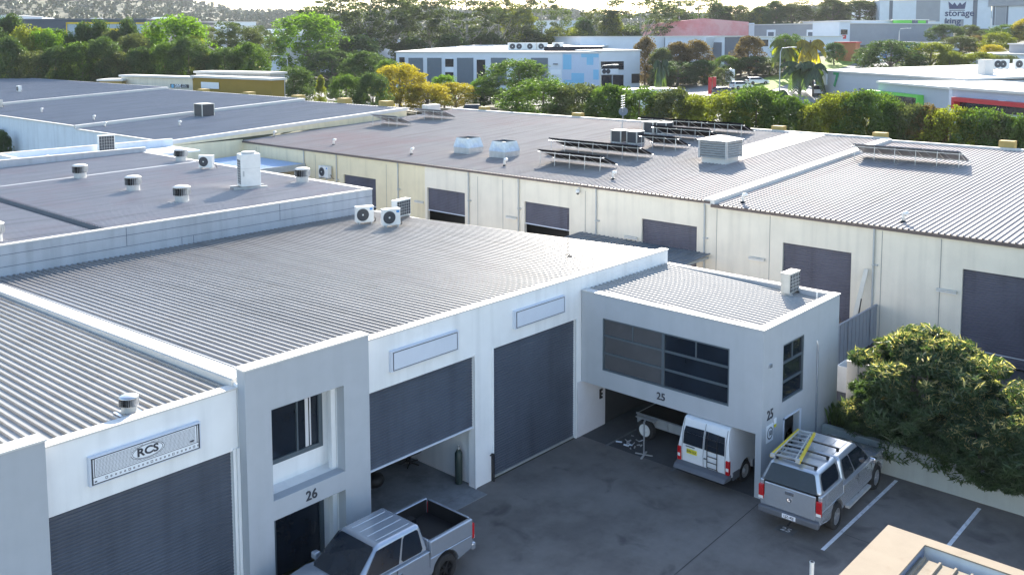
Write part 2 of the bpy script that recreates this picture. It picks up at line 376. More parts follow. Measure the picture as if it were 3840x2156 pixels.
mb = MB(); mb.hexa([(11.93, 20.0, 5.6), (12.44, 20.0, 5.6), (12.44, 37.62, 4.95), (11.93, 37.62, 4.95), (11.93, 20.0, 5.775), (12.44, 20.0, 5.775), (12.44, 37.62, 5.13), (11.93, 37.62, 5.13)])
mb.hexa([(11.90, 20.0, 5.3), (11.928, 20.0, 5.3), (11.928, 37.62, 4.6), (11.90, 37.62, 4.6), (11.90, 20.0, 5.74), (11.928, 20.0, 5.74), (11.928, 37.62, 5.1), (11.90, 37.62, 5.1)])
P('roof_flashing', mb, M['cap'], T)
mb = MB(); mb.box(15.8, 19.86, .0, 20.28, 37.3, .02); mb.box(20.5, 20.1, 0, 30.78, 37.3, .02); mb.box(15.9, 19.3, 0, 20.15, 19.88, .012); P('floor', mb, M['concrete'], T)
mb = MB(); shutter(mb, 'x', 19.95, 15.9, 20.15, 1.99, 4.3, -1); P('roller_door', mb, M['shutter'], T)['label'] = 'dark roller door standing half open'
mb = MB(); mb.box(15.9, 19.9, 1.95, 20.15, 19.97, 2.0); sub(mb.build('bottom_rail', M['signg']), T.children[-1])
mb = MB(); shutter(mb, 'x', 19.95, 21.0, 25.2, .06, 4.3, -1); d = P('roller_door', mb, M['shutter'], T)
mb = MB(); mb.box(21.0, 19.9, 0.0, 25.2, 19.99, .06); sub(mb.build('bottom_rail', M['galv']), d)
mb = MB()
for x in (15.86, 20.15, 20.95, 25.2): mb.box(x, 19.8, 0, x+.05, 19.85, 4.33)
P('door_frame', mb, M['white_wall'], T)
mb = MB(); mb.box(20.9, 19.72, 0.0, 20.94, 19.84, .9); mb.tube([(20.9, 19.72, .92), (20.78, 19.66, .98), (20.66, 19.66, .96)], .02); P('door_handle', mb, M['black'], T)
# sign boards over the doors
def blank_sign(x0, x1, z0, z1, label):
    s = thing('sign_box', label, 'sign', ((x0+x1)/2, 19.72, z0), group='blank sign boxes over the roller doors')
    mb = MB(); mb.box(x0-.06, 19.72, z0-.03, x1+.06, 19.84, z1+.03); P('box', mb, M['signg'], s)
    mb = MB(); t = .018
    for a in ((x0, z0, x1, z0+t), (x0, z1-t, x1, z1), (x0, z0, x0+t, z1), (x1-t, z0, x1, z1)): mb.box(a[0], 19.705, a[1], a[2], 19.72, a[3])
    P('trim', mb, M['letter'], s)
    mb = MB(); mb.box(x0+t, 19.71, z0+t, x1-t, 19.72, z1-t); P('panel', mb, M['signg'], s)
blank_sign(16.8, 19.32, 4.72, 5.25, 'blank sign box on the wall over the half open roller door')
blank_sign(21.98, 24.42, 4.74, 5.27, 'blank sign box over the closed roller door beside the carport')
# --- grey rendered entry block of unit 26
G = thing('entry_block', 'grey rendered entry block numbered 26 with recessed window and glass door', 'building', (13.85, 19.6, 0))
mb = MB(); wall(mb, 'x', 19.5, 19.82, 11.95, 15.75, 0, 6.05, [(12.67, 14.9, 2.55, 4.9), (12.67, 14.9, -1, 2.04)]); P('front_wall', mb, M['grey_render'], G)
mb = MB(); wall(mb, 'x', 20.25, 20.4, 12.1, 15.6, 0, 5.6, [(12.3, 14.72, 3.1, 4.62), (12.3, 14.72, -1, 2.04)])
mb.box(14.9, 19.82, 0, 15.75, 20.25, 5.68); mb.box(11.95, 19.82, 0, 12.67, 20.25, 5.68); mb.box(12.67, 19.82, 4.9, 14.9, 20.25, 5.66); mb.box(12.67, 19.82, 2.04, 14.9, 20.25, 2.55)
P('recess_wall', mb, M['white_wall'], G)
mb = MB(); mb.box(14.74, 19.86, 0, 14.88, 20.0, 2.04); mb.box(14.74, 19.86, 2.55, 14.88, 20.0, 4.9); P('pilaster', mb, M['white_wall'], G)
mb = MB(); mb.box(11.92, 19.47, 6.05, 15.78, 19.9, 6.09); mb.box(11.95, 19.82, 5.7, 15.75, 19.86, 6.05); P('parapet_cap', mb, M['cap'], G)
mb = MB(); mb.box(12.3, 20.28, 3.1, 14.72, 20.31, 4.62); wn = P('window', mb, M['glass'], G)
mb = MB()
for a in ((12.3, 3.1, 14.72, 3.22), (12.3, 4.56, 14.72, 4.62), (14.6, 3.22, 14.72, 4.56), (13.9, 3.22, 13.94, 4.56)): mb.box(a[0], 20.22, a[1], a[2], 20.3, a[3])
sub(mb.build('frame', M['frame']), wn)
mb = MB(); mb.box(14.2, 20.27, 3.22, 14.3, 20.279, 4.56); mb.box(14.34, 20.27, 3.22, 14.38, 20.279, 4.56); sub(mb.build('curtain', M['pink_wall']), wn)
mb = MB(); mb.box(12.3, 20.3, 0, 14.72, 20.33, 2.04); dn = P('glass_door', mb, M['glass'], G)
mb = MB()
for a in ((13.1, 0, 13.2, 2.04), (14.6, 0, 14.72, 2.04), (12.3, 1.97, 14.72, 2.04)): mb.box(a[0], 20.24, a[1], a[2], 20.3, a[3])
sub(mb.build('frame', M['frame']), dn)
mb = MB()
for k in range(12): mb.tube([(12.35, 20.27, .1+k*.16), (13.08, 20.27, .55+k*.16)], .006, 4); mb.tube([(12.35, 20.27, .55+k*.16), (13.08, 20.27, .1+k*.16)], .006, 4)
sub(mb.build('security_grille', M['galv']), dn)
PT('number', '26', .36, face_my(13.8, 19.488, 2.3), M['letter'], G, off=.004)
# --- RCS unit
def zrcs(x, y): return 5.52-(y-20.1)*.030
R_ = thing('warehouse_unit', 'white unit at the left with a closed roller door under the lettered amplifier sign', 'warehouse', (7, 28, 0))
mb = MB(); wall(mb, 'x', 19.84, 20.1, 7.35, 11.93, 0, 5.56, [(7.43, 11.77, -1, 4.05)]); P('front_wall', mb, M['white_wall'], R_)
mb = MB(); mb.box(2.2, 20.3, 0, 2.4, 37.6, 4.8); P('side_wall', mb, M['white_wall'], R_)
mb = MB(); mb.box(7.3, 19.81, 5.56, 11.95, 20.14, 5.60); P('parapet_cap', mb, M['cap'], R_)
mb = MB(); ribs(mb, 'y', 2.2, 11.89, 19.95, 37.62, zrcs, .217, .055, .075); P('roof', mb, M['roof_rcs'], R_)
mb = MB(); shutter(mb, 'x', 19.95, 7.43, 11.77, 0, 4.08, -1); P('roller_door', mb, M['shutter'], R_)
mb = MB(); mb.box(11.77, 19.8, 0, 11.83, 19.85, 4.1); mb.box(11.87, 19.78, 0, 11.94, 19.85, 4.1); P('door_frame', mb, M['white_wall'], R_)
K = thing('entry_block', 'grey rendered entry block cut off by the left edge of the picture', 'building', (5.3, 19.6, 0))
mb = MB(); wall(mb, 'x', 19.5, 19.84, 3.3, 7.33, 0, 5.86, [(4.0, 6.25, 2.5, 4.7), (4.0, 6.25, -1, 2.04)]); mb.box(3.3, 19.84, 0, 3.9, 20.3, 5.5); mb.box(6.3, 19.84, 0, 7.33, 20.3, 5.5); P('front_wall', mb, M['grey_render'], K)
mb = MB(); mb.box(3.9, 20.25, 0, 6.3, 20.4, 5.4); P('recess_wall', mb, M['white_wall'], K)
mb = MB(); mb.box(3.3, 19.47, 5.86, 7.36, 19.92, 5.9); P('parapet_cap', mb, M['cap'], K)
# amplifier sign
s = thing('amplifier_sign', 'long white sign made like a guitar amplifier front, lettered RCS, over the left roller door', 'sign', (9.6, 19.72, 4.5))
x0, x1, z0, z1 = 8.33, 10.86, 4.47, 5.06
mb = MB(); mb.box(x0-.04, 19.73, z0-.03, x1+.04, 19.84, z1+.03); P('box', mb, M['signg'], s)
mb = MB(); mb.box(x0, 19.722, z0, x1, 19.73, z1); P('panel', mb, M['signw'], s)
mb = MB(); t = .02
for a in ((x0, z0, x1, z0+t), (x0, z1-t, x1, z1), (x0, z0, x0+t*1.6, z1), (x1-t*1.6, z0, x1, z1), (x0+.06, z0+.16, x0+.075, z1-t), (x1-.075, z0+.16, x1-.06, z1-t), (x0+.03, z0+.155, x1-.03, z0+.165)): mb.box(a[0], 19.714, a[1], a[2], 19.722, a[3])
P('trim', mb, M['letter'], s)
mb = MB(); nx, nz = 74, 13
for i in range(nx):
    for j in range(nz):
        cx = x0+.10+i*(x1-x0-.2)/nx; cz = z0+.185+j*(z1-z0-.215)/nz
        if ((cx+.012-(x0+x1)/2)/.40)**2+((cz-(z0+.37))/.165)**2 > 1: mb.poly([(cx, 19.7215, cz), (cx+.021, 19.7215, cz), (cx+.021, 19.7215, cz+.014), (cx, 19.7215, cz+.014)])
g = P('grille', mb, M['letter'], s)
mb = MB()
for rr in (1.0, .9):
    for k in range(40):
        a, b = 2*PI*k/40, 2*PI*(k+1)/40; A_, B_ = .40*rr, .165*rr; C_, D_ = A_-.014, B_-.010; cx, cz = (x0+x1)/2, z0+.37
        mb.poly([(cx+A_*math.cos(a), 19.719, cz+B_*math.sin(a)), (cx+A_*math.cos(b), 19.719, cz+B_*math.sin(b)), (cx+C_*math.cos(b), 19.719, cz+D_*math.sin(b)), (cx+C_*math.cos(a), 19.719, cz+D_*math.sin(a))])
P('oval', mb, M['letter'], s)
PT('lettering', 'RCS', .25, face_my((x0+x1)/2, 19.716, z0+.37), M['letter'], s, ext=.003, off=.008, sx=1.15)
PT('lettering', 'AMP', .06, face_my(x1-.2, 19.716, z0+.23), M['letter'], s, ext=.002, off=.002)
mb = MB()
for k in range(22):
    cx = x0+.32+k*.103; cz = z0+.082; a = .018 if k % 5 else .026
    for q in ((cx-a, cz-a, cx+a, cz-a+.008), (cx-a, cz+a-.008, cx+a, cz+a), (cx-a, cz-a, cx-a+.008, cz+a), (cx+a-.008, cz-a, cx+a, cz+a)): mb.box(q[0], 19.716, q[1], q[2], 19.722, q[3])
mb.box(x0+.06, 19.716, z0+.05, x0+.11, 19.722, z0+.08); P('control_marks', mb, M['letter'], s)
# --- building 25
B = thing('office_block', 'grey rendered two storey office block numbered 25 over an open carport', 'building', (28.2, 16.4, 0))
mb = MB(); wall(mb, 'y', 25.5, 25.72, 12.9, 19.82, 2.0, 5.25, [(14.03, 18.9, 2.61, 4.45)]); P('front_wall', mb, M['grey_render'], B)
mb = MB(); wall(mb, 'x', 12.9, 13.1, 25.72, 31.0, 0, 5.25, [(26.82, 28.3, 2.64, 4.49), (26.97, 28.06, -1, 2.05)]); mb.box(25.5, 12.9, 0, 25.72, 13.1, 2.0); P('side_wall', mb, M['grey_render'], B)
mb = MB(); mb.box(30.8, 13.1, 0, 31.0, 19.8, 5.22); P('rear_wall', mb, M['blue_tilt'], B)
mb = MB(); mb.box(25.72, 13.1, 2.0, 30.8, 19.8, 2.25); P('upper_floor', mb, M['white_wall'], B)
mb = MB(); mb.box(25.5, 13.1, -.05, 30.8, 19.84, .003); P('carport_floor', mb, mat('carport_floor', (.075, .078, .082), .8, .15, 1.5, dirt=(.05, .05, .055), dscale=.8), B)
mb = MB(); mb.box(25.46, 12.87, 5.25, 25.80, 19.80, 5.28); mb.box(25.80, 12.87, 5.25, 31.03, 13.16, 5.28); mb.box(30.77, 13.16, 5.22, 31.03, 19.78, 5.26); P('parapet_cap', mb, M['cap'], B)
def z25(x, y): return 5.21+(y-19.8)*.034
mb = MB(); ribs(mb, 'y', 25.8, 30.77, 13.12, 19.82, z25, .235, .06, .07); P('roof', mb, M['roof_25'], B)
mb = MB(); mb.box(26.9, 19.86, 0, 30.75, 20.0, 2.0); P('opening_shade', mb, M['dark'], B)  # dark panel across the opening, standing for the unlit shed beyond
mb = MB(); mb.box(26.0, 15.0, 0, 26.9, 19.83, .0031) if 0 else None
mb = MB(); wall(mb, 'x', 19.80, 19.838, 25.3, 26.9, 0, 2.0); P('carport_side_wall', mb, M['pink_wall'], B)
mb = MB(); mb.box(26.55, 19.76, 1.05, 26.62, 19.80, 1.4); mb.box(26.62, 19.76, 1.33, 26.7, 19.80, 1.4); mb.box(26.62, 19.76, 1.18, 26.7, 19.80, 1.24); mb.box(26.62, 19.76, 1.05, 26.7, 19.80, 1.11); P('wall_bracket', mb, M['black'], B)
# window of many lights
def win(axis, p, a0, a1, z0, z1, rows, cols, out, root, glasses, tops=1, label=None):
    mb = MB(); 
    def bx(A, B_, c, d, dep0, dep1, m=0):
        q0, q1 = sorted((p+out*dep0, p+out*dep1))
        if axis == 'y': mb.box(q0, A, c, q1, B_, d, m)
        else: mb.box(A, q0, c, B_, q1, d, m)
    W_ = (a1-a0)/cols
    for k in range(cols): bx(a0+k*W_, a0+(k+1)*W_, z0, z1, -.09, -.07, k % 2 if len(glasses) > 1 else 0)
    o = P('window', mb, glasses, root); mb = MB(); t = .035
    bx(a0, a1, z0, z0+.06, -.07, -.01); bx(a0, a1, z1-.05, z1, -.07, -.01); bx(a0, a0+.05, z0+.06, z1-.05, -.07, -.01); bx(a1-.05, a1, z0+.06, z1-.05, -.07, -.01)
    for k in range(1, cols): bx(a0+k*W_-.05, a0+k*W_+.05, z0+.06, z1-.05, -.07, -.02)
    for k in range(1, rows): z = z0+(z1-z0)*k/rows; bx(a0+.05, a1-.05, z-t, z+t, -.07, -.03)
    if tops:
        for k in range(cols): z = z0+(z1-z0)*(rows-1)/rows; bx(a0+(k+.5)*W_-.02, a0+(k+.5)*W_+.02, z+t, z1-.05, -.07, -.04)
    sub(mb.build('frame', M['frame']), o); return o
wo = win('y', 25.5, 14.03, 18.9, 2.61, 4.45, 3, 2, -1, B, [M['glass'], M['glass_blind']])
mb = MB()
for y, z, a, b in ((16.2, 2.68, .55, .35), (14.25, 2.68, .42, .42), (15.1, 2.68, .35, .85), (15.6, 2.9, .3, .25)): mb.box(25.583, y, z, 25.589, y+a, z+b)
sub(mb.build('stored_boxes', mat('carton', (.035, .028, .024), .8, .3, 5)), wo)
win('x', 12.9, 26.82, 28.3, 2.64, 4.49, 3, 1, -1, B, [M['glass']])
PT('number', '25', .34, face_mx(25.49, 16.5, 2.28), M['letter'], B, off=.005)
PT('number', '25', .42, face_my(26.02, 12.89, 2.5), M['letter'], B, off=.003)
mb = MB(); mb.box(26.93, 12.87, 0, 26.97, 12.9, 2.1); mb.box(28.06, 12.86, 0, 28.14, 12.9, 2.1); mb.box(26.93, 12.87, 2.05, 28.14, 12.9, 2.1); P('door_frame', mb, M['signg'], B)
mb = MB(); mb.tube([(29.3, 12.87, 0), (29.3, 12.87, 3.9), (29.3, 12.93, 4.1)], .03, 8); mb.box(25.85, 12.84, 4.02, 26.0, 12.9, 4.12); P('conduit', mb, M['bluesilver'], B)
q = thing('speed_sign', 'white sign with 10 in a black ring on the corner column', 'sign', (26.0, 12.88, 1.9))
mb = MB(); mb.box(25.78, 12.875, 1.66, 26.22, 12.895, 2.2); P('plate', mb, M['signw'], q)
mb = MB()
for k in range(32):
    a, b = 2*PI*k/32, 2*PI*(k+1)/32
    mb.poly([(26+.19*math.cos(t), 12.872, 1.93+.19*math.sin(t)) for t in (a, b)]+[(26+.155*math.cos(t), 12.872, 1.93+.155*math.sin(t)) for t in (b, a)])
P('ring', mb, M['letter'], q); PT('number', '10', .22, face_my(26, 12.87, 1.925), M['letter'], q, ext=.002, off=.006)
mb = MB(); mb.box(26.27, 12.872, 2.12, 26.42, 12.895, 2.3); mb.box(26.3, 12.868, 2.02, 26.4, 12.895, 2.12, 1); tag(mb.build('notice_plate', [M['signw'], M['plate_y']]), 'small white notice above a yellow strip next to the 10 sign', 'sign')
# sheet leaning in the side doorway
mb = MB(); mb.hexa([(27.0, 13.2, 0), (27.95, 13.6, 0), (27.95, 13.63, 0), (27.0, 13.23, 0), (27.0, 13.2, 1.55), (27.7, 13.6, 1.75), (27.7, 13.63, 1.75), (27.0, 13.23, 1.55)]); tag(mb.build('board', mat('board_green', (.20, .24, .23), .7, .1)), 'grey green board leaning inside the side doorway', 'board')
# ------------------------------------------------------------------ blue grey building behind
b3 = thing('tilt_panel_building', 'blue grey concrete panel building behind the near roofs with turbine vents on it', 'building', (21, 50, 0))
mb = MB(); mb.box(8, 37.62, 0, 30.8, 37.8, 6.27); P('front_wall', mb, M['blue_tilt'], b3)
mb = MB()
for z in (4.7+.22, 5.46, 5.92): mb.box(8, 37.612, z, 30.8, 37.62, z+.018)
for x, za, zb in ((17.75, 5.47, 6.25), (20.2, 4.5, 5.46), (20.75, 4.5, 5.46), (25.2, 5.47, 6.25), (12.5, 5.93, 6.25)): mb.box(x, 37.612, za, x+.018, 37.62, zb)
P('panel_joints', mb, mat('joint', (.10, .12, .17), .8), b3)
mb = MB(); mb.box(30.6, 37.8, 0, 30.8, 61.8, 6.27); P('side_wall', mb, M['blue_tilt'], b3)
mb = MB(); mb.box(7, 61.8, 0, 30.8, 62.0, 6.6); P('rear_parapet', mb, M['blue_tilt'], b3)
mb = MB(); mb.box(8, 37.6, 6.27, 30.83, 37.86, 6.32); mb.box(30.5, 37.86, 6.27, 30.83, 61.8, 6.32); mb.box(7, 61.77, 6.6, 30.8, 62.02, 6.64); P('parapet_cap', mb, M['cap'], b3)
def zb3(x, y): return 6.02+abs(x-17.3)*.018
mb = MB(); ribs(mb, 'x', 37.84, 61.8, 17.6, 30.52, zb3, .26, .06, .07); ribs(mb, 'x', 37.84, 61.8, 5, 16.95, zb3, .26, .06, .07); P('roof', mb, M['roof_blue'], b3)
mb = MB(); mb.box(16.9, 37.84, 5.75, 17.65, 61.7, 5.8); mb.box(16.9, 37.84, 5.8, 16.95, 61.7, 6.02); mb.box(17.6, 37.84, 5.8, 17.65, 61.7, 6.02); P('box_gutter', mb, mat('gutter_grey', (.13, .15, .17), .6), b3)
mb = MB(); mb.hexa([(17.8, 54.4, 6.05), (30.4, 54.4, 6.28), (30.4, 54.6, 6.28), (17.8, 54.6, 6.05), (17.8, 54.4, 6.08), (30.4, 54.4, 6.31), (30.4, 54.6, 6.31), (17.8, 54.6, 6.08)]); P('roof_flashing', mb, M['cap_dull'], b3)
# small annexe with parapets behind it
an = thing('annexe', 'small white annexe with open parapet roof behind the blue grey building', 'building', (27, 64, 0))
mb = MB(); mb.box(22.6, 62.05, 0, 22.8, 66.2, 6.55); mb.box(22.8, 66.0, 0, 35.0, 66.2, 6.55); P('parapet_wall', mb, M['white_tilt'], an)
mb = MB(); mb.box(22.55, 62.05, 6.55, 22.85, 66.25, 6.6); mb.box(22.85, 65.95, 6.55, 35.0, 66.25, 6.6); P('parapet_cap', mb, M['cap'], an)
mb = MB(); mb.box(22.8, 62.05, 5.95, 35, 66.0, 6.05); P('roof', mb, M['cap_dull'], an)
# ------------------------------------------------------------------ W building (grey roofs, far left)
W = thing('warehouse', 'long blue white walled warehouse with three grey roof planes at the left', 'warehouse', (47, 100, 0))
mb = MB(); mb.box(35.1, 66.8, -1, 35.3, 83, 6.22); mb.box(35.1, 83, -1, 35.3, 112, 6.47); mb.box(35.1, 112, -1, 35.3, 160, 6.75); P('side_wall', mb, M['white_tilt'], W)
mb = MB(); mb.box(35.3, 66.8, -1, 41.45, 66.95, 5.95); mb.hexa([(35.3, 66.8, 5.95), (59, 66.8, 6.6), (59, 66.98, 6.6), (35.3, 66.98, 5.95), (35.3, 66.8, 6.30), (59, 66.8, 7.45), (59, 66.98, 7.45), (35.3, 66.98, 6.30)]); P('end_wall', mb, M['cream_warm'], W)
def zw(dz): return lambda x, y: 6.24+dz+(x-35.1)*.05
for (y0, y1, dz) in ((66.98, 83, 0), (83, 112, .25), (112, 160, .5)):
    mb = MB(); ribs(mb, 'x', y0, y1, 35.25, 59, zw(dz), .42, .08, .10); P('roof', mb, M['roof_far'], W)
mb = MB()
for y, dz in ((66.9, .05), (83, .27), (112, .52)):
    a = zw(dz); mb.hexa([(35.0, y-.15, a(35, 0)-.22), (59, y-.15, a(59, 0)-.22), (59, y+.2, a(59, 0)-.22), (35.0, y+.2, a(35, 0)-.22), (35.0, y-.15, a(35, 0)+.06), (59, y-.15, a(59, 0)+.06), (59, y+.2, a(59, 0)+.06), (35.0, y+.2, a(35, 0)+.06)])
for y0, y1, dz in ((66.8, 82.9, 0), (83.2, 111.9, .25), (112.2, 160, .5)):
    z = 6.24+dz; mb.box(35.0, y0, z-.06, 35.28, y1, z+.03); z = zw(dz)(59, 0); mb.box(58.9, y0, z-.1, 59.2, y1, z+.06)
P('parapet_cap', mb, M['cap'], W)
for y in (70, 76.5, 84.5, 94, 104): z = zw(.2)(59, 0); mb = MB(); mb.box(59.2, y, z-1.2, 60.2, y+1.1, z+.35); P('parapet_pier', mb, M['pier'], W)
# ------------------------------------------------------------------ cream building
def zc(x, y): return 5.87+(x-41.43)*.0487
def zc2(x, y): return zc(x, y)-.14
Cb = thing('warehouse', 'long cream panel warehouse with seven dark roller doors and a wide ribbed roof', 'warehouse', (53, 30, .4))
doors = [(50.19, 53.76, 2.4, 4.36), (41.51, 44.98, 2.88, 4.34), (33.11, 36.51, 3.1, 4.39), (24.79, 28.16, .5, 4.43), (16.76, 20.09, .5, 4.3), (8.5, 12.01, .5, 4.35), (1.0, 4.4, .5, 4.35)]
mb = MB(); wall(mb, 'y', 41.43, 41.63, -10, 45.2, .3, 5.72, [(a, b, .3, d) for a, b, c, d in doors if b < 45.1]); P('front_wall', mb, M['cream'], Cb)
mb = MB(); wall(mb, 'y', 41.43, 41.63, 45.2, 66.8, .3, 5.72, [(50.19, 53.76, .3, 4.36)]); P('front_wall', mb, M['cream_warm'], Cb)['label'] = 'warmer toned stretch of the cream wall'
mb = MB()
for y in (64.82, 49.06, 40.37, 38.25, 31.96, 23.65, 20.77, 57.1, 15.4, 12.9): mb.box(41.42, y-.012, .5, 41.43, y+.012, 5.5)
P('panel_joints', mb, mat('joint_cream', (.26, .25, .24), .9), Cb)
for a, b, c, d in doors:
    mb = MB(); shutter(mb, 'y', 41.56, a, b, c, d+.02, -1, .10); so = P('roller_door', mb, M['shutter_cream'], Cb)
    if c > 1:
        mb = MB(); mb.box(41.5, a, c-.05, 41.58, b, c); sub(mb.build('bottom_rail', M['signg']), so)
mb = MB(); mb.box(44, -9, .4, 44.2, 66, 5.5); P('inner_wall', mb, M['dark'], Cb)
mb = MB(); mb.box(41.30, 24.0, 5.72, 41.45, 66.7, 5.86); mb.box(41.30, -12, 5.56, 41.45, 23.95, 5.72); mb.box(41.45, 24.0, 5.72, 41.6, 66.7, 5.78); P('gutter', mb, M['gutter'], Cb)
for y in (58.42, 54.48, 47.79, 41.12, 36.93, 31.16, 24.32, 15.74): mb = MB(); mb.tube([(41.34, y, 5.72), (41.36, y, 5.4), (41.36, y, .5)], .045, 8); mb.box(41.3, y-.2, 3.9, 41.43, y+.05, 3.96); P('downpipe', mb, mat('downpipe', (.42, .43, .42), .6, .1), Cb)
mb = MB(); ribs(mb, 'x', 24.0, 66.75, 41.36, 65, zc, .25, .05, .06); P('roof', mb, M['roof_cream'], Cb)
mb = MB(); mb.hexa([(52.6, 28.4, zc(52.6, 0)+.03), (64.8, 28.4, zc(64.8, 0)+.03), (64.8, 31.0, zc(64.8, 0)+.03), (52.6, 31.0, zc(52.6, 0)+.03), (52.6, 28.4, zc(52.6, 0)+.065), (64.8, 28.4, zc(64.8, 0)+.065), (64.8, 31.0, zc(64.8, 0)+.065), (52.6, 31.0, zc(52.6, 0)+.065)]); P('skylight_strip', mb, M['skylight'], Cb)
mb = MB(); ribs(mb, 'x', -12, 23.75, 41.36, 65, zc2, .25, .05, .06); P('roof', mb, M['roof_cream'], Cb)
mb = MB(); f = lambda y0, y1, a, b: mb.hexa([(41.34, y0, zc(41.34, 0)+a), (65, y0, zc(65, 0)+a), (65, y1, zc(65, 0)+a), (41.34, y1, zc(41.34, 0)+a), (41.34, y0, zc(41.34, 0)+b), (65, y0, zc(65, 0)+b), (65, y1, zc(65, 0)+b), (41.34, y1, zc(41.34, 0)+b)])
f(23.75, 24.35, -.22, .09)
mb.box(61.5, 66.6, zc(61.5, 0)-.2, 63.2, 67.4, zc(61.5, 0)+.8)
for y0, y1, z in ((24, 66.8, zc(65, 0)), (-12, 23.9, zc2(65, 0))): mb.box(64.9, y0, z-.2, 65.25, y1, z+.14)
P('roof_flashing', mb, M['cap'], Cb)
for y in (62.5, 51, 41.8, 31.9, 24.3, 16.2, 8): z = zc(65, 0); mb = MB(); mb.box(65.25, y, z-1.5, 65.9, y+.9, z+.42); P('parapet_pier', mb, M['pier'], Cb)
mb = MB(); mb.box(65.0, -12, -1, 65.25, 66.8, 6.6); mb.box(41.6, -12, .3, 65, -11.8, 5.7); P('rear_wall', mb, M['cream'], Cb)
for k, y in enumerate((45.7, 37.5, 28.8, 21.4, 12.6)):
    if k == 0:
        lt = thing('wall_light', 'slim pale wall light between the two leftmost half open roller doors', 'light', (41.3, y, 3.33), group='slim lights along the cream wall')
        mb = MB(); mb.box(-.02, -.42, -.05, .12, .42, .05); mb.build('housing', M['acbeige'], lt, bevel=.03); mb = MB(); mb.box(0, -.4, -.09, .1, .4, -.05); mb.build('diffuser', M['clear'], lt)
    else: dup(lt, (41.3, y, 3.33), label='slim pale wall light on the cream wall, %s from the left' % ('second', 'third', 'fourth', 'fifth')[k-1])
ct = thing('security_camera', 'white dome camera under the dark gutter of the cream wall', 'camera', (41.2, 32.33, 5.45))
mb = MB(); mb.tube([(.2, 0, .2), (0, 0, .2), (0, 0, .1)], .03); mb.lathe((0, 0, -.02), [(.02, .14), (.11, .12), (.12, 0), (.1, -.04)], 12); mb.build('bracket', M['acwhite'], ct)
mb = MB(); mb.lathe((0, 0, -.02), [(.09, -.04), (.08, -.1), (.03, -.14)], 12); mb.build('dome', M['black'], ct, smooth=True)
# lean-to roof in the alley and sheet awning
t = thing('lean_to', 'dark ribbed lean to roof against the cream wall in the alley', 'shelter', (39.5, 28, .5))
mb = MB(); ribs(mb, 'x', 23.95, 32.3, 38.4, 41.38, lambda x, y: 3.0+(x-38.4)*.05, .30, .04, .08); P('roof', mb, mat('leanto', (.15, .17, .19), .5, .15, 2), t)
mb = MB()
for y in (24.1, 32.1): mb.box(38.5, y-.04, .5, 38.58, y+.04, 3.0); mb.box(38.4, y-.03, 2.88, 41.4, y+.03, 3.0)
mb.box(38.36, 23.93, 2.9, 38.42, 32.32, 3.03); P('frame', mb, M['galv'], t)
t = thing('awning', 'pale blue sheet awning between the blue grey building and the cream wall', 'awning', (38, 62, .5))
mb = MB(); ribs(mb, 'x', 58.3, 66.7, 31.2, 41.38, lambda x, y: 4.45+(x-31)*.025, .3, .03, .05); P('roof', mb, mat('awning_blue', (.42, .52, .68), .4, .05, 1), t)
mb = MB(); mb.box(31.2, 58.24, 4.3, 41.38, 58.3, 4.75); mb.box(33, 58.3, .5, 33.1, 58.4, 4.4); mb.box(39, 58.3, .5, 39.1, 58.4, 4.5); P('frame', mb, M['galv'], t)
# fences
t = thing('fence', 'grey ribbed sheet fence running from the office block to the cream wall', 'fence', (36, 15.55, .5))
mb = MB()
n = 52
for k in range(n):
    x = 31.05+k*.2; mb.box(x, 15.5+(.02 if k % 2 else 0), .5, x+.2, 15.54+(.02 if k % 2 else 0), 2.12)
P('panels', mb, M['fence'], t)
mb = MB(); mb.box(31.05, 15.49, 2.12, 41.4, 15.57, 2.17)
for x in (33.4, 35.8, 38.2, 40.6): mb.box(x, 15.47, .5, x+.05, 15.5, 2.12)
P('rail', mb, M['fence'], t)
t = thing('fence', 'beige ribbed sheet fence behind the large shrub', 'fence', (31.7, 5, 1))
mb = MB()
for k in range(150):
    y = 12.86-k*.2; mb.box(31.7-(.025 if k % 2 else 0), y-.2, .96, 31.74-(.025 if k % 2 else 0), y, 2.7)
P('panels', mb, M['fence2'], t)
mb = MB(); mb.box(31.66, -17, 2.7, 31.77, 12.86, 2.75); P('rail', mb, M['fence2'], t)
# things in the yard beyond the fence
t = thing('open_tub', 'open white rectangular tub standing behind the beige fence', 'tub', (34.9, 14.0, .5))
mb = MB()
for a in ((-.5, -.35, .5, -.31), (-.5, .31, .5, .35), (-.5, -.31, -.46, .31), (.46, -.31, .5, .31)): mb.box(a[0], a[1], 0, a[2], a[3], 1.0)
mb.box(-.46, -.31, .1, .46, .31, .14); mb.build('shell', M['acwhite'], t)
t = thing('plank', 'long pale plank leaning on the cream wall above the grey fence', 'plank', (40.5, 16.3, .5))
mb = MB(); mb.hexa([(0, 0, 0), (.05, 0, 0), (.05, .2, 0), (0, .2, 0), (.75, -.4, 3.2), (.8, -.4, 3.2), (.8, -.2, 3.2), (.75, -.2, 3.2)]); mb.build('board', mat('plank', (.6, .57, .5), .7), t)
t = thing('timber_stack', 'rough stack of weathered timber behind the grey fence', 'timber', (39.3, 16.6, .5))
mb = MB(); rnd = random.Random(4)
for k in range(14): a = rnd.uniform(-.3, .3); mb.box(-.6+a, -.5+.08*(k % 7), .18*(k//2), .7+a, -.42+.08*(k % 7), .18*(k//2)+.14)
mb.build('boards', M['wood'], t)
mb = MB(); mb.tube([(40.1, 15.9, .5), (40.15, 15.85, 1.8), (40.3, 15.8, 2.6)], .03); tag(mb.build('iron_rod', M['black']), 'thin dark rod sticking up behind the grey fence', 'rod')
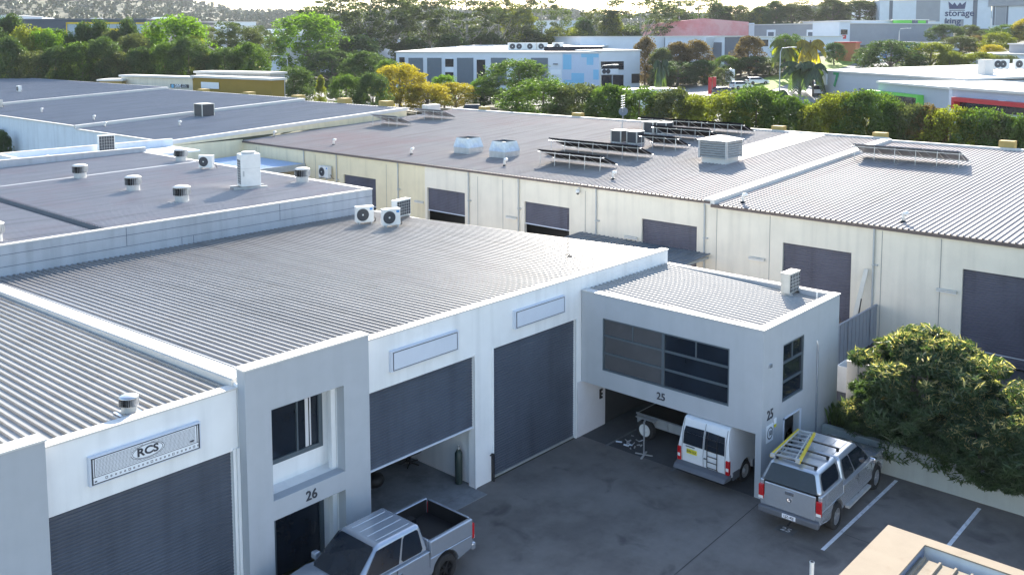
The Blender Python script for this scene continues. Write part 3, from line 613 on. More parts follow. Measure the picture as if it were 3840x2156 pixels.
mb = MB(); mb.tube([(38.5, 3, 1.9), (38.5, 11.6, 1.9)], .02); mb.tube([(38.5, 11.6, .5), (38.5, 11.6, 1.95)], .03); mb.tube([(38.5, 5, .5), (38.5, 5, 1.95)], .03); tag(mb.build('yard_rail', M['galv']), 'thin pale rail in front of the rightmost roller door', 'rail')
# ------------------------------------------------------------------ foreground roof at the lower right
fb = thing('building', 'building roof corner in the lower right foreground with cream capping and ribbed sheets', 'building', (22, 3, 0))
zt = 3.4; c = at(3334, 1970, zt)
X0, Y0 = c.x, c.y
mb = MB(); mb.box(X0-14, Y0-.22, 0, X0, Y0, zt-.03) ; mb.box(X0-.2, Y0-14, 0, X0, Y0-.22, zt-.03); P('wall', mb, M['white_wall'], fb)
mb = MB(); mb.box(X0-14, Y0-.85, zt-.03, X0+.03, Y0+.03, zt); mb.box(X0-.28, Y0-14, zt-.03, X0+.03, Y0-.85, zt); P('capping', mb, mat('cream_cap', (.30, .25, .19), .85, .06, 2, spec=.1, dirt=(.24, .18, .13), dscale=1.2, dth=.7), fb)
mb = MB(); ribs(mb, 'x', Y0-14, Y0-.85, X0-14, X0-.55, lambda x, y: zt-.16, .31, .045, .075); P('roof', mb, mat('cream_sheet', (.28, .24, .185), .8, .06, 2, spec=.12, dirt=(.2, .16, .12), dscale=2, dth=.65), fb)
mb = MB(); mb.box(X0-.55, Y0-14, zt-.42, X0-.28, Y0-.85, zt-.38); mb.box(X0-14, Y0-.85, zt-.4, X0-.3, Y0-.82, zt-.03); P('gutter', mb, mat('gutter_blue', (.22, .25, .33), .5, .1), fb)
p = at(3045, 2108, 1.1); t = thing('pipe', 'white upright pipe with a dark opening at the bottom edge of the picture', 'pipe', (p.x, p.y, 0))
mb = MB(); mb.lathe((0, 0, 0), [(.055, 0), (.055, 1.08), (.06, 1.08), (.06, 1.12)], 12); mb.build('pipe_body', M['acwhite'], t); mb = MB(); mb.lathe((0, 0, 1.12), [(.045, 0), (.045, .004)], 12); mb.build('pipe_mouth', M['black'], t)
# ------------------------------------------------------------------ roof equipment
def condenser(name, label, loc, rz, w=.85, d=.34, h=.72, group=None, m='acwhite', badge=False, grille=False, feet=.12):
    t = thing(name, label, 'air conditioner', loc, rz, group)          # front faces local -Y
    mb = MB(); mb.box(-w/2, -d/2, feet, w/2, d/2, feet+h); c = mb.build('casing', M[m], t, bevel=.02)
    mb = MB(); mb.box(-w/2-.01, -d/2-.01, feet+h, w/2+.01, d/2+.01, feet+h+.02); mb.build('lid', M[m], t)
    fc = (-w*.14, -d/2, feet+h/2)
    if grille:
        mb = MB(); mb.box(-w/2+.05, -d/2-.012, feet+.06, w/2-.05, -d/2-.002, feet+h-.05); g = mb.build('grille', M['dkgrille'], t); mb = MB()
        for k in range(1, 6): mb.box(-w/2+.05+k*(w-.1)/6-.004, -d/2-.02, feet+.06, -w/2+.05+k*(w-.1)/6+.004, -d/2-.012, feet+h-.05)
        for k in range(1, 5): mb.box(-w/2+.05, -d/2-.021, feet+.06+k*(h-.11)/5-.004, w/2-.05, -d/2-.013, feet+.06+k*(h-.11)/5+.004)
        mb.build('grille_bars', M['acwhite'], t)
    else:
        mb = MB(); mb.lathe((fc[0], fc[1]-.02, fc[2]), [(h*.40, .02), (h*.40, 0), (h*.37, -.006)], 24, axis='y'); mb.build('fan_grille', M['dkgrille'], t)
        mb = MB(); mb.lathe((fc[0], fc[1]-.03, fc[2]), [(h*.06, 0), (h*.05, -.01)], 10, axis='y'); mb.build('fan_hub', M['acwhite'], t)
    if badge: mb = MB(); mb.box(w/2-.2, -d/2-.006, feet+h-.16, w/2-.06, -d/2-.001, feet+h-.06); mb.build('badge', mat('badge_blue', (.03, .22, .55), .4), t)
    for x in (-w*.35, w*.35): mb = MB(); mb.box(x-.03, -d/2-.06, 0, x+.03, d/2+.06, feet); mb.build('foot', M['galv'], t)
    mb = MB(); mb.tube([(w/2, .05, feet+.2), (w/2+.12, .05, feet+.16), (w/2+.16, .1, feet-.02), (w/2+.1, .3, .03)], .02); mb.build('hose', M['black'], t)
    return t
GA = 'air conditioners on the roofs'
condenser('air_conditioner', 'left one of the twin white air conditioners with blue badge on the near roof', (28.15, 35.0, zroof(0, 34.9)), rad(-22), badge=True, h=.74)
condenser('air_conditioner', 'right one of the twin white air conditioners with blue badge on the near roof', (28.3, 33.25, zroof(0, 33)), rad(-22), badge=True, h=.74)
condenser('air_conditioner', 'white air conditioner behind the twin pair at the roof edge', (30.3, 34.8, zroof(0, 34.5)), rad(10), w=1.1, h=.8, grille=True)
condenser('air_conditioner', 'weathered white air conditioner with dark grille on the office block roof', (30.55, 14.5, z25(0, 14.4)), 0, w=.8, h=.7, grille=True, m='acbeige')
condenser('air_conditioner', 'small white air conditioner on rails near the vent at the blue grey roof edge', (29.15, 51.0, 6.26), rad(-55), h=.72)
condenser('air_conditioner', 'white air conditioner hung on the warm cream wall behind the turbine vent', (41.1, 55.5, 3.9), rad(-90), w=1.1, h=.8, badge=True)
condenser('air_conditioner', 'tall air conditioner with dark double grille on the white annexe roof', (29.6, 65.2, 6.05), rad(-10), w=1.1, h=1.15, grille=True)
mb = MB(); mb.box(-1.0, -.5, 0, .9, -.42, .09); mb.box(-1.0, .42, 0, .9, .5, .09)
# tall unit
t = thing('tall_air_conditioner', 'tall white roof air conditioner with dark side grille on the blue grey roof', 'air conditioner', (27.05, 43.1, 6.2), rad(-18))
mb = MB(); mb.box(-.52, -.4, .16, .52, .4, 1.85); mb.build('casing', M['acwhite'], t, bevel=.02)
mb = MB(); mb.box(-.535, -.33, .3, -.522, .25, 1.55); g = mb.build('side_grille', M['dkgrille'], t)
mb = MB()
for k in range(9): mb.box(-.545, -.33, .36+k*.13, -.536, .25, .38+k*.13)
for k in range(4): mb.box(-.548, -.3+k*.16, .3, -.546, -.285+k*.16, 1.55)
mb.build('grille_bars', M['acwhite'], g)
mb = MB(); mb.lathe((0, .0, 1.85), [(.36, 0), (.36, .1), (.3, .1)], 20); mb.build('fan_ring', M['galv'], t)
mb = MB(); mb.box(-.5, -.412, 1.1, .5, -.402, 1.11); mb.box(-.42, -.415, .7, -.34, -.402, .98); mb.build('panel_trim', M['galv'], t)
for y in (-.45, .3): mb = MB(); mb.box(-.9, y, 0, .85, y+.12, .14); mb.build('rail', M['galv'], t)
# turbine vents
def vent(label, loc, s=1.0, sh=False):
    t = thing('turbine_vent', label, 'roof vent', loc, 0, 'turbine vents on the roofs')
    mb = MB(); mb.box(-.5*s, -.5*s, 0, .5*s, .5*s, .03); mb.build('flashing', M['cap'] if not sh else M['metal'], t)
    mb = MB(); mb.lathe((0, 0, .02), [(.33*s, 0), (.33*s, .34*s)], 24); mb.build('base', M['galv'], t, smooth=False)
    mb = MB(); mb.lathe((0, 0, .36*s), [(.30*s, 0), (.30*s, .36*s)], 20); dr = mb.build('drum', M['black'], t)
    mb = MB()
    for k in range(26):
        a = 2*PI*k/26; b = a+.16
        p = lambda r, an, z: (r*s*math.cos(an), r*s*math.sin(an), z)
        mb.poly([p(.32, a, .37*s), p(.41, b, .37*s), p(.43, b, .55*s), p(.40, b, .74*s), p(.31, a, .74*s), p(.34, a, .55*s)])
    mb.build('fins', M['metal'], dr)
    mb = MB(); mb.lathe((0, 0, .73*s), [(.41*s, 0), (.42*s, .03*s), (.3*s, .09*s), (.1*s, .12*s)], 24); mb.build('cap', M['cap'] if not sh else M['metal'], t, smooth=True)
for l, p in (('leftmost far turbine vent on the blue grey roof', (22.9, 53.9, 6.11)), ('middle turbine vent on the blue grey roof', (22.8, 47.3, 6.11)), ('nearest whole turbine vent on the blue grey roof, beside the tall air conditioner', (22.8, 42.3, 6.11)),
             ('turbine vent beside the small air conditioner at the far roof edge', (30.0, 55.6, 6.24)), ('turbine vent cut off by the left edge of the picture', (13.3, 39.5, 6.08)), ('turbine vent at the right corner of the blue grey roof', (29.9, 42.4, 6.24))): vent(l, p)
vent('small shiny turbine vent on the left roof above the amplifier sign', (9.55, 20.45, zrcs(0, 20.4)), .52, True)
t = thing('mushroom_vent', 'small white mushroom vent on the white annexe roof', 'roof vent', (24.9, 63.5, 6.05)); mb = MB(); mb.lathe((0, 0, 0), [(.13, 0), (.13, .3), (.32, .32), (.05, .48)], 14); mb.build('vent_body', M['cap'], t)
# pipe vents with cowls
pv = None
for k, (l, (x, y, z)) in enumerate((('white cowl vent near the gutter between the two cream roofs', (42.3, 22.7, 5.78)), ('white cowl vent on the right cream roof', (42.5, 14.9, 5.78)), ('white cowl vent below the front solar rack', (43.4, 31.5, 5.96)),
        ('white cowl vent near the gutter below the two metal ducts', (43.5, 40.0, 5.97)), ('white cowl vent left of the metal ducts near the gutter', (43.5, 48.8, 5.97)), ('white cowl vent near the left end of the cream roof gutter', (43.6, 57.7, 5.97)), ('white cowl vent beside the concrete upstand of the cream roof', (44.0, 66.2, 5.98)),
        ('white cowl vent at the front edge of the second grey roof plane', (38.0, 86, 6.6)), ('white cowl vent at the far front edge of the second grey roof plane', (38.5, 99, 6.62)), ('white cowl vent beside the ridge between the two nearer grey roof planes', (37.0, 81.6, 6.32)), ('white cowl vent in the middle of the nearest grey roof plane', (40.7, 75.5, 6.5)))):
    if k == 0:
        pv = thing('cowl_vent', l, 'roof vent', (x, y, z), 0, 'white cowl vents on the roofs')
        mb = MB(); mb.tube([(0, 0, 0), (0, 0, .36), (0, -.04, .44), (0, -.14, .47)], .075, 10); mb.build('pipe', M['acwhite'], pv, smooth=True)
        mb = MB(); mb.lathe((0, -.1, .44), [(.05, .08), (.13, .05), (.15, 0), (.11, -.1)], 12); mb.build('cowl', M['acwhite'], pv, smooth=True)
        mb = MB(); mb.lathe((0, 0, 0), [(.17, 0), (.1, .1)], 12); mb.build('collar', M['black'], pv)
    else: dup(pv, (x, y, z), label=l)
t = thing('vent_pipe', 'thin white vent pipe on the office block roof', 'pipe', (30.4, 13.45, z25(0, 13.4))); mb = MB(); mb.lathe((0, 0, 0), [(.03, 0), (.03, .36)], 8); mb.build('pipe_body', M['acwhite'], t); mb = MB(); mb.lathe((0, 0, 0), [(.09, 0), (.04, .05)], 8); mb.build('collar', mat('boot_red', (.15, .03, .03)), t)
t = thing('antenna', 'thin dark antenna mast standing on the near roof', 'antenna', (27.7, 22.2, zroof(0, 22.2)))
mb = MB(); mb.tube([(0, 0, 0), (0, 0, 1.7)], .012, 5); mb.build('mast', M['black'], t); mb = MB(); mb.tube([(-.22, 0, .0), (.25, .1, .05)], .02, 5); mb.tube([(0, -.3, .03), (0, .1, .1)], .015, 5); mb.tube([(-.1, -.9, .0), (0, 0, .05)], .012, 5); mb.build('foot', M['black'], t)
# louvred box, sheet metal ducts
t = thing('louvre_box', 'big square louvred roof ventilator with pyramid lid beside the white skylight strip', 'roof ventilator', (51.6, 29.3, zc(51.3, 0)-.05))
mb = MB(); mb.box(-.82, -.82, 0, .82, .82, .45); mb.build('curb', M['cap'], t)
mb = MB(); mb.box(-.86, -.86, .4, .86, .86, 1.42); mb.build('core', M['dkgrille'], t)
for sx in (-1, 1):
    for sy in (-1, 1): mb = MB(); mb.box(sx*.93-.06, sy*.93-.06, .38, sx*.93+.06, sy*.93+.06, 1.46); mb.build('post', M['galv'], t)
for a in range(4):
    mb = MB(); mb.M = Matrix.Rotation(a*PI/2, 4, 'Z')
    for k in range(7): z = .42+k*.145; mb.hexa([(-.87, -.98, z), (.87, -.98, z), (.87, -.87, z+.09), (-.87, -.87, z+.09), (-.87, -.985, z+.015), (.87, -.985, z+.015), (.87, -.875, z+.105), (-.87, -.875, z+.105)])
    mb.build('louvres', M['galv'], t)
mb = MB(); mb.hexa([(-1.06, -1.06, 1.44), (1.06, -1.06, 1.44), (1.06, 1.06, 1.44), (-1.06, 1.06, 1.44), (-1.06, -1.06, 1.50), (1.06, -1.06, 1.50), (1.06, 1.06, 1.50), (-1.06, 1.06, 1.50)])
mb.hexa([(-1.0, -1.0, 1.501), (1.0, -1.0, 1.501), (1.0, 1.0, 1.501), (-1.0, 1.0, 1.501), (-.35, -.35, 1.68), (.35, -.35, 1.68), (.35, .35, 1.68), (-.35, .35, 1.68)]); mb.build('lid', M['cap_dull'], t)
for l, y in (('left one of two open topped sheet metal roof ducts', 45.9), ('right one of two open topped sheet metal roof ducts', 42.5)):
    t = thing('roof_duct', l, 'roof duct', (46.2, y, zc(46.2, 0)), 0, 'sheet metal ducts on the cream roof')
    mb = MB(); mb.hexa([(-.72, -.72, 0), (.72, -.72, 0), (.72, .72, 0), (-.72, .72, 0), (-.72, -.72, .42), (.72, -.72, .42), (.72, .72, .42), (-.72, .72, .42)]); mb.build('curb', M['galv'], t)
    mb = MB()
    cs = [(-1, -1), (1, -1), (1, 1), (-1, 1)]
    for (ax_, ay_), (bx_, by_) in zip(cs, cs[1:]+cs[:1]):
        A, B_ = Vector((ax_*.75, ay_*.75, .42)), Vector((bx_*.75, by_*.75, .42)); C_, D_ = Vector((bx_*.58, by_*.58, 1.08)), Vector((ax_*.58, ay_*.58, 1.08)); m_ = (A+B_+C_+D_)/4*.96; m_.z = .72
        for p, q in ((A, B_), (B_, C_), (C_, D_), (D_, A)): mb.poly([p, q, m_])
    mb.build('hood', M['metal'], t); mb = MB(); mb.box(-.55, -.55, .9, .55, .55, .96); mb.build('throat', M['black'], t)
# boxes with dark faces
def coolbox(label, loc, w=1.0, d=.9, h=.85, rz=0):
    t = thing('cooler_box', label, 'air conditioner', loc, rz, 'box shaped coolers on the cream roof'); mb = MB()
    for x in (-w/2, w/2-.07):
        for y in (-d/2, d/2-.07): mb.box(x, y, 0, x+.07, y+.07, h)
    mb.box(-w/2, -d/2, h, w/2, d/2, h+.06); mb.box(-w/2, -d/2, -.02, w/2, d/2, .08); mb.build('frame', M['acbeige'], t)
    mb = MB(); mb.box(-w/2+.03, -d/2+.03, .08, w/2-.03, d/2-.03, h); mb.build('pads', M['dkgrille'], t)
    mb = MB(); mb.tube([(w/2, 0, .2), (w/2+.25, 0, .35), (w/2+.4, .1, .03)], .035); mb.build('hose', M['black'], t)
for l, x, y in (('front left box cooler beside the satellite dish', 55.2, 39.5), ('front right box cooler left of the solar racks', 55.3, 38.2), ('rear left box cooler right of the satellite dish', 60.2, 40.1), ('rear right box cooler by the far solar rack', 60.3, 39.0)): coolbox(l, (x, y, zc(x, y)))
coolbox('lone dark sided box cooler on the nearest grey roof plane', (46.0, 80.6, 6.75), 1.3, 1.5, 1.2)
condenser('air_conditioner', 'left grey air conditioner on the farthest grey roof plane', (43.5, 128, 7.2), rad(-90)); condenser('air_conditioner', 'right grey air conditioner on the farthest grey roof plane', (46.8, 127, 7.3), rad(-90))
condenser('air_conditioner', 'beige air conditioner at the left edge of the far grey roofs', (36.6, 110.2, 6.6), rad(-70), w=1.3, m='acbeige'); condenser('air_conditioner', 'second beige air conditioner near the left edge of the far grey roofs', (38.2, 109.5, 6.65), rad(-70), m='acbeige')
t = thing('satellite_dish', 'small grey satellite dish on a mast on the cream roof', 'satellite dish', (59.5, 42.3, zc(59.5, 0)))
mb = MB(); mb.tube([(0, 0, 0), (0, 0, 1.6)], .035); mb.tube([(-.3, 0, 0), (0, 0, .9)], .02); mb.tube([(.2, .2, 0), (0, 0, .9)], .02); mb.build('mast', M['galv'], t)
mb = MB(); mb.M = Matrix.Translation((0, -.05, 1.6)) @ Matrix.Rotation(rad(-60), 4, 'Y') @ Matrix.Rotation(.4, 4, 'X'); mb.lathe((0, 0, 0), [(.02, 0), (.22, .03), (.36, .1)], 18, cap=False); mb.lathe((0, 0, -.02), [(.02, 0), (.22, .03), (.36, .1)], 18, cap=False); mb.tube([(0, 0, 0), (0, 0, .5)], .02); mb.build('dish', mat('dish_grey', (.16, .18, .20), .6), t)
mb = MB(); mb.tube([(0, 0, 1.6), (0, .1, 2.9)], .02); 
for k in range(6): mb.tube([(-.25, 0, 1.9+k*.18), (.25, 0, 1.95+k*.18)], .025)
mb.build('antenna', M['acwhite'], t)
# solar racks: seen from behind, high edge towards -X
def rack(label, x, y0, y1, dep=1.8, hi=1.0, pale=False):
    z = zc(x, 0)-(.14 if y1 < 24 else 0)
    t = thing('solar_rack', label, 'solar panels', (x, (y0+y1)/2, z), 0, 'tilted solar racks on the cream roof'); h = (y1-y0)/2; s_ = dep*.0487
    n = max(2, int(round((y1-y0)/1.05)))
    for k in range(n):
        a = -h+k*2*h/n+.02; b = -h+(k+1)*2*h/n-.02
        mb = MB(); mb.hexa([(0, a, hi), (dep, a, .22+s_), (dep, b, .22+s_), (0, b, hi), (0, a, hi+.04), (dep, a, .26+s_), (dep, b, .26+s_), (0, b, hi+.04)]); mb.build('panel', M['solar_pale'] if pale else M['solar'], t)
    for f in (.12, .88):
        mb = MB(); zz = hi+(.22+s_-hi)*f-.05; mb.box(dep*f-.03, -h-.15, zz-.05, dep*f+.03, h+.15, zz); mb.build('rail', M['metal'], t)
    m_ = max(2, int(round((y1-y0)/1.15)))
    for k in range(m_+1):
        y = -h+.1+k*(2*h-.2)/m_; mb = MB(); mb.tube([(.16, y, .02), (.2, y, hi-.08)], .025, 5, 0); mb.tube([(.2, y, hi-.1), (dep*.9, y, .25)], .02, 5); mb.build('leg', M['metal'], t)
rack('front solar rack on the cream roof, nearest the gutter', 44.8, 33.5, 38.4)
rack('second solar rack, just behind the front one, left of the ventilator', 49.0, 33.7, 41.0)
rack('short solar rack behind the louvred ventilator at its left', 53.4, 33.7, 36.6)
rack('middle solar rack among the group near the far edge of the cream roof', 57.6, 33.6, 38.4)
rack('longest solar rack at the far edge of the cream roof', 61.4, 33.2, 42.2, dep=2.0)
rack('pale backed solar rack on the right cream roof', 56.9, 16.9, 23.2, pale=True)
rack('left solar rack by the concrete upstand of the cream roof', 52.6, 60.9, 64.3, pale=True)
rack('far left solar rack near the far edge by the upstand', 57.6, 60.6, 64.2, pale=True)
# things inside the half open unit
t = thing('gas_cylinder', 'green gas cylinder standing just inside the half open roller door', 'gas cylinder', (20.05, 20.45, .02)); mb = MB(); mb.lathe((0, 0, 0), [(.1, 0), (.12, .03), (.12, 1.0), (.05, 1.12)], 14); mb.build('tank', mat('tank_green', (.03, .05, .045), .4), t, smooth=True); mb = MB(); mb.lathe((0, 0, 1.12), [(.035, 0), (.035, .1)], 8); mb.build('valve', M['galv'], t)
t = thing('chair', 'black office chair in the shade inside the half open unit', 'chair', (19.9, 22.6, .02)); mb = MB(); mb.box(-.35, -.3, .4, .3, .35, .55); mb.build('seat', M['black'], t, bevel=.06); mb = MB(); mb.box(-.35, .3, .5, .3, .42, 1.1); mb.build('backrest', M['black'], t, bevel=.05); mb = MB(); mb.tube([(0, 0, .02), (0, 0, .42)], .04)
for k in range(5): mb.tube([(0, 0, .08), (.35*math.cos(k*1.257), .35*math.sin(k*1.257), .04)], .025)
mb.build('base', M['black'], t)
t = thing('bag', 'dark bag lying inside the half open unit behind the grey block', 'bag', (18.2, 22.4, .02)); mb = MB(); mb.lathe((0, 0, 0), [(.28, 0), (.36, .12), (.3, .28), (.1, .36)], 10); mb.build('sack', M['black'], t, smooth=True)
# ------------------------------------------------------------------ vehicles (local: +x is forward, y left, z up)
def arch(cx, r, z0, n=10): return [(cx+r*math.cos(PI-PI*k/n), z0+r*math.sin(PI-PI*k/n)) for k in range(n+1)]
def prism(mb, prof, w, mi=0):
    """side outline extruded across; w(x, z) gives the half width there"""
    a = [mb.P((x, w(x, z), z)) for x, z in prof]; b = [mb.P((x, -w(x, z), z)) for x, z in prof]; n = len(prof)
    mb.f.append(a); mb.m.append(mi); mb.f.append(b[::-1]); mb.m.append(mi)
    for k in range(n): mb.f.append([a[k], b[k], b[(k+1) % n], a[(k+1) % n]]); mb.m.append(mi)
def wheel(t, x, y, r, wd=.24, rim='metal', spokes=6, name='wheel', plain=False):
    s = 1 if y > 0 else -1
    mb = MB(); mb.lathe((x, y, r), [(r*.62, -wd/2), (r*.93, -wd/2), (r, -wd*.32), (r, wd*.32), (r*.93, wd/2), (r*.62, wd/2)], 28, axis='y', cap=False); wh = mb.build(name, M['rubber'], t)
    mb = MB(); yo = y+s*wd*.36
    if plain: mb.lathe((x, yo, r), [(r*.64, -s*.05), (r*.62, s*.03), (r*.3, -s*.01), (r*.18, s*.05)], 20, axis='y')
    else:
        mb.lathe((x, yo, r), [(r*.64, -s*.06), (r*.64, s*.02), (r*.56, s*.02), (r*.54, -s*.05)], 20, axis='y', cap=False); mb.lathe((x, yo, r), [(r*.16, -s*.04), (r*.15, s*.02)], 12, axis='y')
        for k in range(spokes):
            a = 2*PI*k/spokes; c_, s_ = math.cos(a), math.sin(a); p = lambda rr, o, yy: (x+rr*c_-o*s_, yo+yy, r+rr*s_+o*c_)
            mb.hexa([p(.1*r, -.03, -s*.04), p(.57*r, -.02, -s*.05), p(.57*r, .02, -s*.05), p(.1*r, .03, -s*.04), p(.1*r, -.03, s*.015), p(.57*r, -.02, s*.005), p(.57*r, .02, s*.005), p(.1*r, .03, s*.015)])
    mb.build('rim', M[rim], wh)
    mb = MB(); mb.lathe((x, yo-s*.1, r), [(r*.63, 0), (r*.63, s*.01)], 18, axis='y'); mb.build('hub_shadow', M['black'], wh)
def facepoly(mb, corners, uv, out, off=.012):
    """a pane on a face given by its four corners (bl, br, tr, tl) with corners uv in 0..1, lifted off along its normal"""
    bl, br, tr, tl = [Vector(c) for c in corners]; nrm = (br-bl).cross(tl-bl).normalized()
    if nrm.dot(Vector(out)) < 0: nrm = -nrm
    pts = [(bl.lerp(br, u).lerp(tl.lerp(tr, u), v))+nrm*off for u, v in uv]
    mb.poly(pts); 
def pane(name, corners, uv, out, t, m, off=.012, rnd=.0):
    mb = MB(); facepoly(mb, corners, uv, out, off); return mb.build(name, m, t, fix=False)
RQ = lambda u0, u1, v0, v1, a=.06, b=.06: [(u0+a, v0), (u1-a, v0), (u1, v0+b), (u1, v1-b), (u1-a, v1), (u0+a, v1), (u0, v1-b), (u0, v0+b)]
def pickup(name, label, loc, rz, paint, canopy=False, rim='metal'):
    t = thing(name, label, 'pickup truck', loc, rz); m = M[paint]; zs = 1.0
    def w(x, z):
        k = 1-.10*sm(1.9, 2.68, x)-.03*sm(-2.3, -2.65, x); q = .93 if z < .5 else 1-.02*sm(.8, 1.15, z)
        return .955*k*q
    prof = [(-2.58, .48), (-2.60, .88), (-1.02, .90), (-1.0, 1.10), (1.25, 1.10), (1.45, 1.13), (2.3, 1.06), (2.58, .93), (2.66, .7), (2.62, .42)] + [(x, z) for x, z in arch(1.62, -.45, .40)][::1] 
    prof = [(-2.58, .48), (-2.60, .88), (-1.02, .90), (-1.0, 1.10), (1.25, 1.10), (1.45, 1.13), (2.3, 1.06), (2.58, .93), (2.66, .7), (2.62, .42), (2.12, .38)]
    prof += [(1.63+.48*math.cos(PI*k/10), .40+.48*math.sin(PI*k/10)) for k in range(11)] + [(-1.0, .36)]
    prof += [(-1.53+.48*math.cos(PI*k/10), .40+.48*math.sin(PI*k/10)) for k in range(11)]
    mb = MB(); prism(mb, prof, w); body = mb.build('body', m, t, bevel=.07, seg=4, soft=True)
    mb = MB(); mb.box(-2.35, -.80, .36, 2.4, .80, .75); mb.build('underbody', M['black'], t)
    # tray sides and tailgate
    mb = MB()
    for s in (-1, 1):
        y0, y1 = sorted((s*.93, s*.80)); mb.hexa([(-2.57, y0, .88), (-1.03, y0, .88), (-1.03, y1, .88), (-2.57, y1, .88), (-2.57, y0-.005*s if s < 0 else y0, 1.33), (-1.03, y0, 1.33), (-1.03, y1, 1.33), (-2.57, y1, 1.33)])
    mb.box(-1.10, -.8, .9, -1.03, .8, 1.33)
    mb.build('tray_side', m, t, bevel=.035, seg=3, soft=True)
    mb = MB(); mb.box(-2.62, -.76, .62, -2.55, .76, 1.31); tg = mb.build('tailgate', m, t, bevel=.02); mb = MB(); mb.box(-2.635, -.13, 1.12, -2.62, .13, 1.22); mb.build('handle', M['chrome'], tg)
    mb = MB(); mb.box(-2.55, -.8, .905, -1.10, .8, .93)
    for s in (-1, 1): mb.box(-2.5, s*.8-.012, .93, -1.12, s*.8+.012, 1.315); mb.box(-1.9, min(s*.55, s*.8), .93, -1.2, max(s*.55, s*.8), 1.1)
    mb.box(-1.12, -.78, .93, -1.105, .78, 1.31); mb.box(-2.553, -.76, .93, -2.54, .76, 1.30); mb.build('tray_liner', M['black'], t)
    # cabin
    zb, zt = 1.09, 1.80
    bot = [(-1.0, -.90, zb), (1.42, -.87, zb), (1.42, .87, zb), (-1.0, .90, zb)]; top = [(-.86, -.70, zt), (.52, -.69, zt), (.52, .69, zt), (-.86, .70, zt)]
    mb = MB(); mb.hexa(bot+top); mb.build('cabin', m, t, bevel=.10, seg=4, soft=True)
    mb = MB()
    for s in (-1, -.33, .33, 1): mb.box(-.7, s*.45-.03, zt-.005, .4, s*.45+.03, zt+.012)
    mb.build('roof_ribs', m, t, bevel=.008)
    for s in (-1, 1):
        a = 0 if s < 0 else 3; b = 1 if s < 0 else 2; F_ = [bot[a], bot[b], top[b], top[a]]; o_ = (0, s, .3)
        pane('side_window', F_, RQ(.08, .40, .12, .88, .03, .08), o_, t, M['glass']); pane('side_window', F_, [(.43, .12), (.90, .12), (.93, .2), (.965, .86), (.50, .88), (.43, .88)], o_, t, M['glass'])
        mb = MB(); mb.box(-.05, s*.957-.008, .92, .12, s*.957+.008, .96); mb.box(.75, s*.957-.008, .94, .92, s*.957+.008, .98); mb.build('door_handle', M['chrome'], t)
        mb = MB()
        for xx in (-.02-.95, .12, 1.18): mb.box(xx-.006, s*.95-.006, .45, xx+.006, s*.95+.006, 1.08)
        mb.build('door_gap', M['black'], t)
        mb = MB(); mb.box(.98, min(s*.93, s*1.13), 1.08, 1.16, max(s*.93, s*1.13), 1.26); mb.build('mirror', M['chrome'] if canopy else m, t, bevel=.04)
        mb = MB(); mb.box(-.75, min(s*.9, s*1.02), .33, 1.0, max(s*.9, s*1.02), .40); mb.build('side_step', M['galv'] if canopy else M['black'], t)
        mb = MB(); mb.box(-2.635, min(s*.78, s*.935), .78, -2.55, max(s*.78, s*.935), 1.2); tl = mb.build('tail_light', M['red'], t, bevel=.015)
        mb = MB(); mb.box(-2.64, min(s*.79, s*.93), .78, -2.63, max(s*.79, s*.93), .86); mb.build('lens', M['clear'], tl)
        mb = MB(); mb.hexa([(2.35, min(s*.55, s*.86), .82), (2.60, min(s*.55, s*.84), .82), (2.60, max(s*.55, s*.84), .82), (2.35, max(s*.55, s*.86), .82), (2.3, min(s*.6, s*.9), .98), (2.55, min(s*.6, s*.84), .96), (2.55, max(s*.6, s*.84), .96), (2.3, max(s*.6, s*.9), .98)]); mb.build('headlight', M['clear'], t)
        for xx in (-1.53, 1.63): wheel(t, xx, s*.84, .39, .25, rim)
    pane('windscreen', [bot[1], bot[2], top[2], top[1]], RQ(.05, .95, .06, .93, .03, .05), (1, 0, .5), t, M['glass']); pane('rear_window', [bot[0], bot[3], top[3], top[0]], RQ(.12, .88, .35, .88), (-1, 0, .2), t, M['glass'])
    mb = MB(); mb.box(-2.74, -.9, .42, -2.57, .9, .62); mb.build('rear_bumper', M['vangrey'] if canopy else m, t, bevel=.05)
    mb = MB(); mb.box(-2.755, -.25, .48, -2.742, .15, .60); pl = mb.build('number_plate', M['signw'], t)
    if canopy:
        zc0, zc1 = 1.33, 1.90
        bt = [(-2.60, -.915, zc0), (-1.06, -.915, zc0), (-1.06, .915, zc0), (-2.60, .915, zc0)]; tp = [(-2.38, -.70, zc1), (-1.0, -.70, zc1), (-1.0, .70, zc1), (-2.38, .70, zc1)]
        mb = MB(); mb.hexa(bt+tp); c = mb.build('canopy', m, t, bevel=.10, seg=4, soft=True)
        pane('window', [bt[0], bt[3], tp[3], tp[0]], RQ(.06, .94, .04, .9, .03, .06), (-1, 0, .3), c, M['glass'])
        for s in (-1, 1):
            a, b = (0, 1) if s < 0 else (3, 2); pane('window', [bt[a], bt[b], tp[b], tp[a]], RQ(.10, .86, .14, .86, .05, .12), (0, s, .3), c, M['glass'])
        for x in (-2.2, -1.35, -.62): mb = MB(); mb.box(x-.03, -.62, 1.97, x+.03, .62, 2.0); mb.box(x-.04, -.6, 1.88, x+.04, -.54, 1.97); mb.box(x-.04, .54, 1.88, x+.04, .6, 1.97); mb.build('roof_bar', M['black'], t)
        mb = MB(); mb.lathe((-2.632, 0, .98), [(.075, 0), (.075, -.012), (.062, -.012), (.062, 0)], 22, axis='x', cap=False)
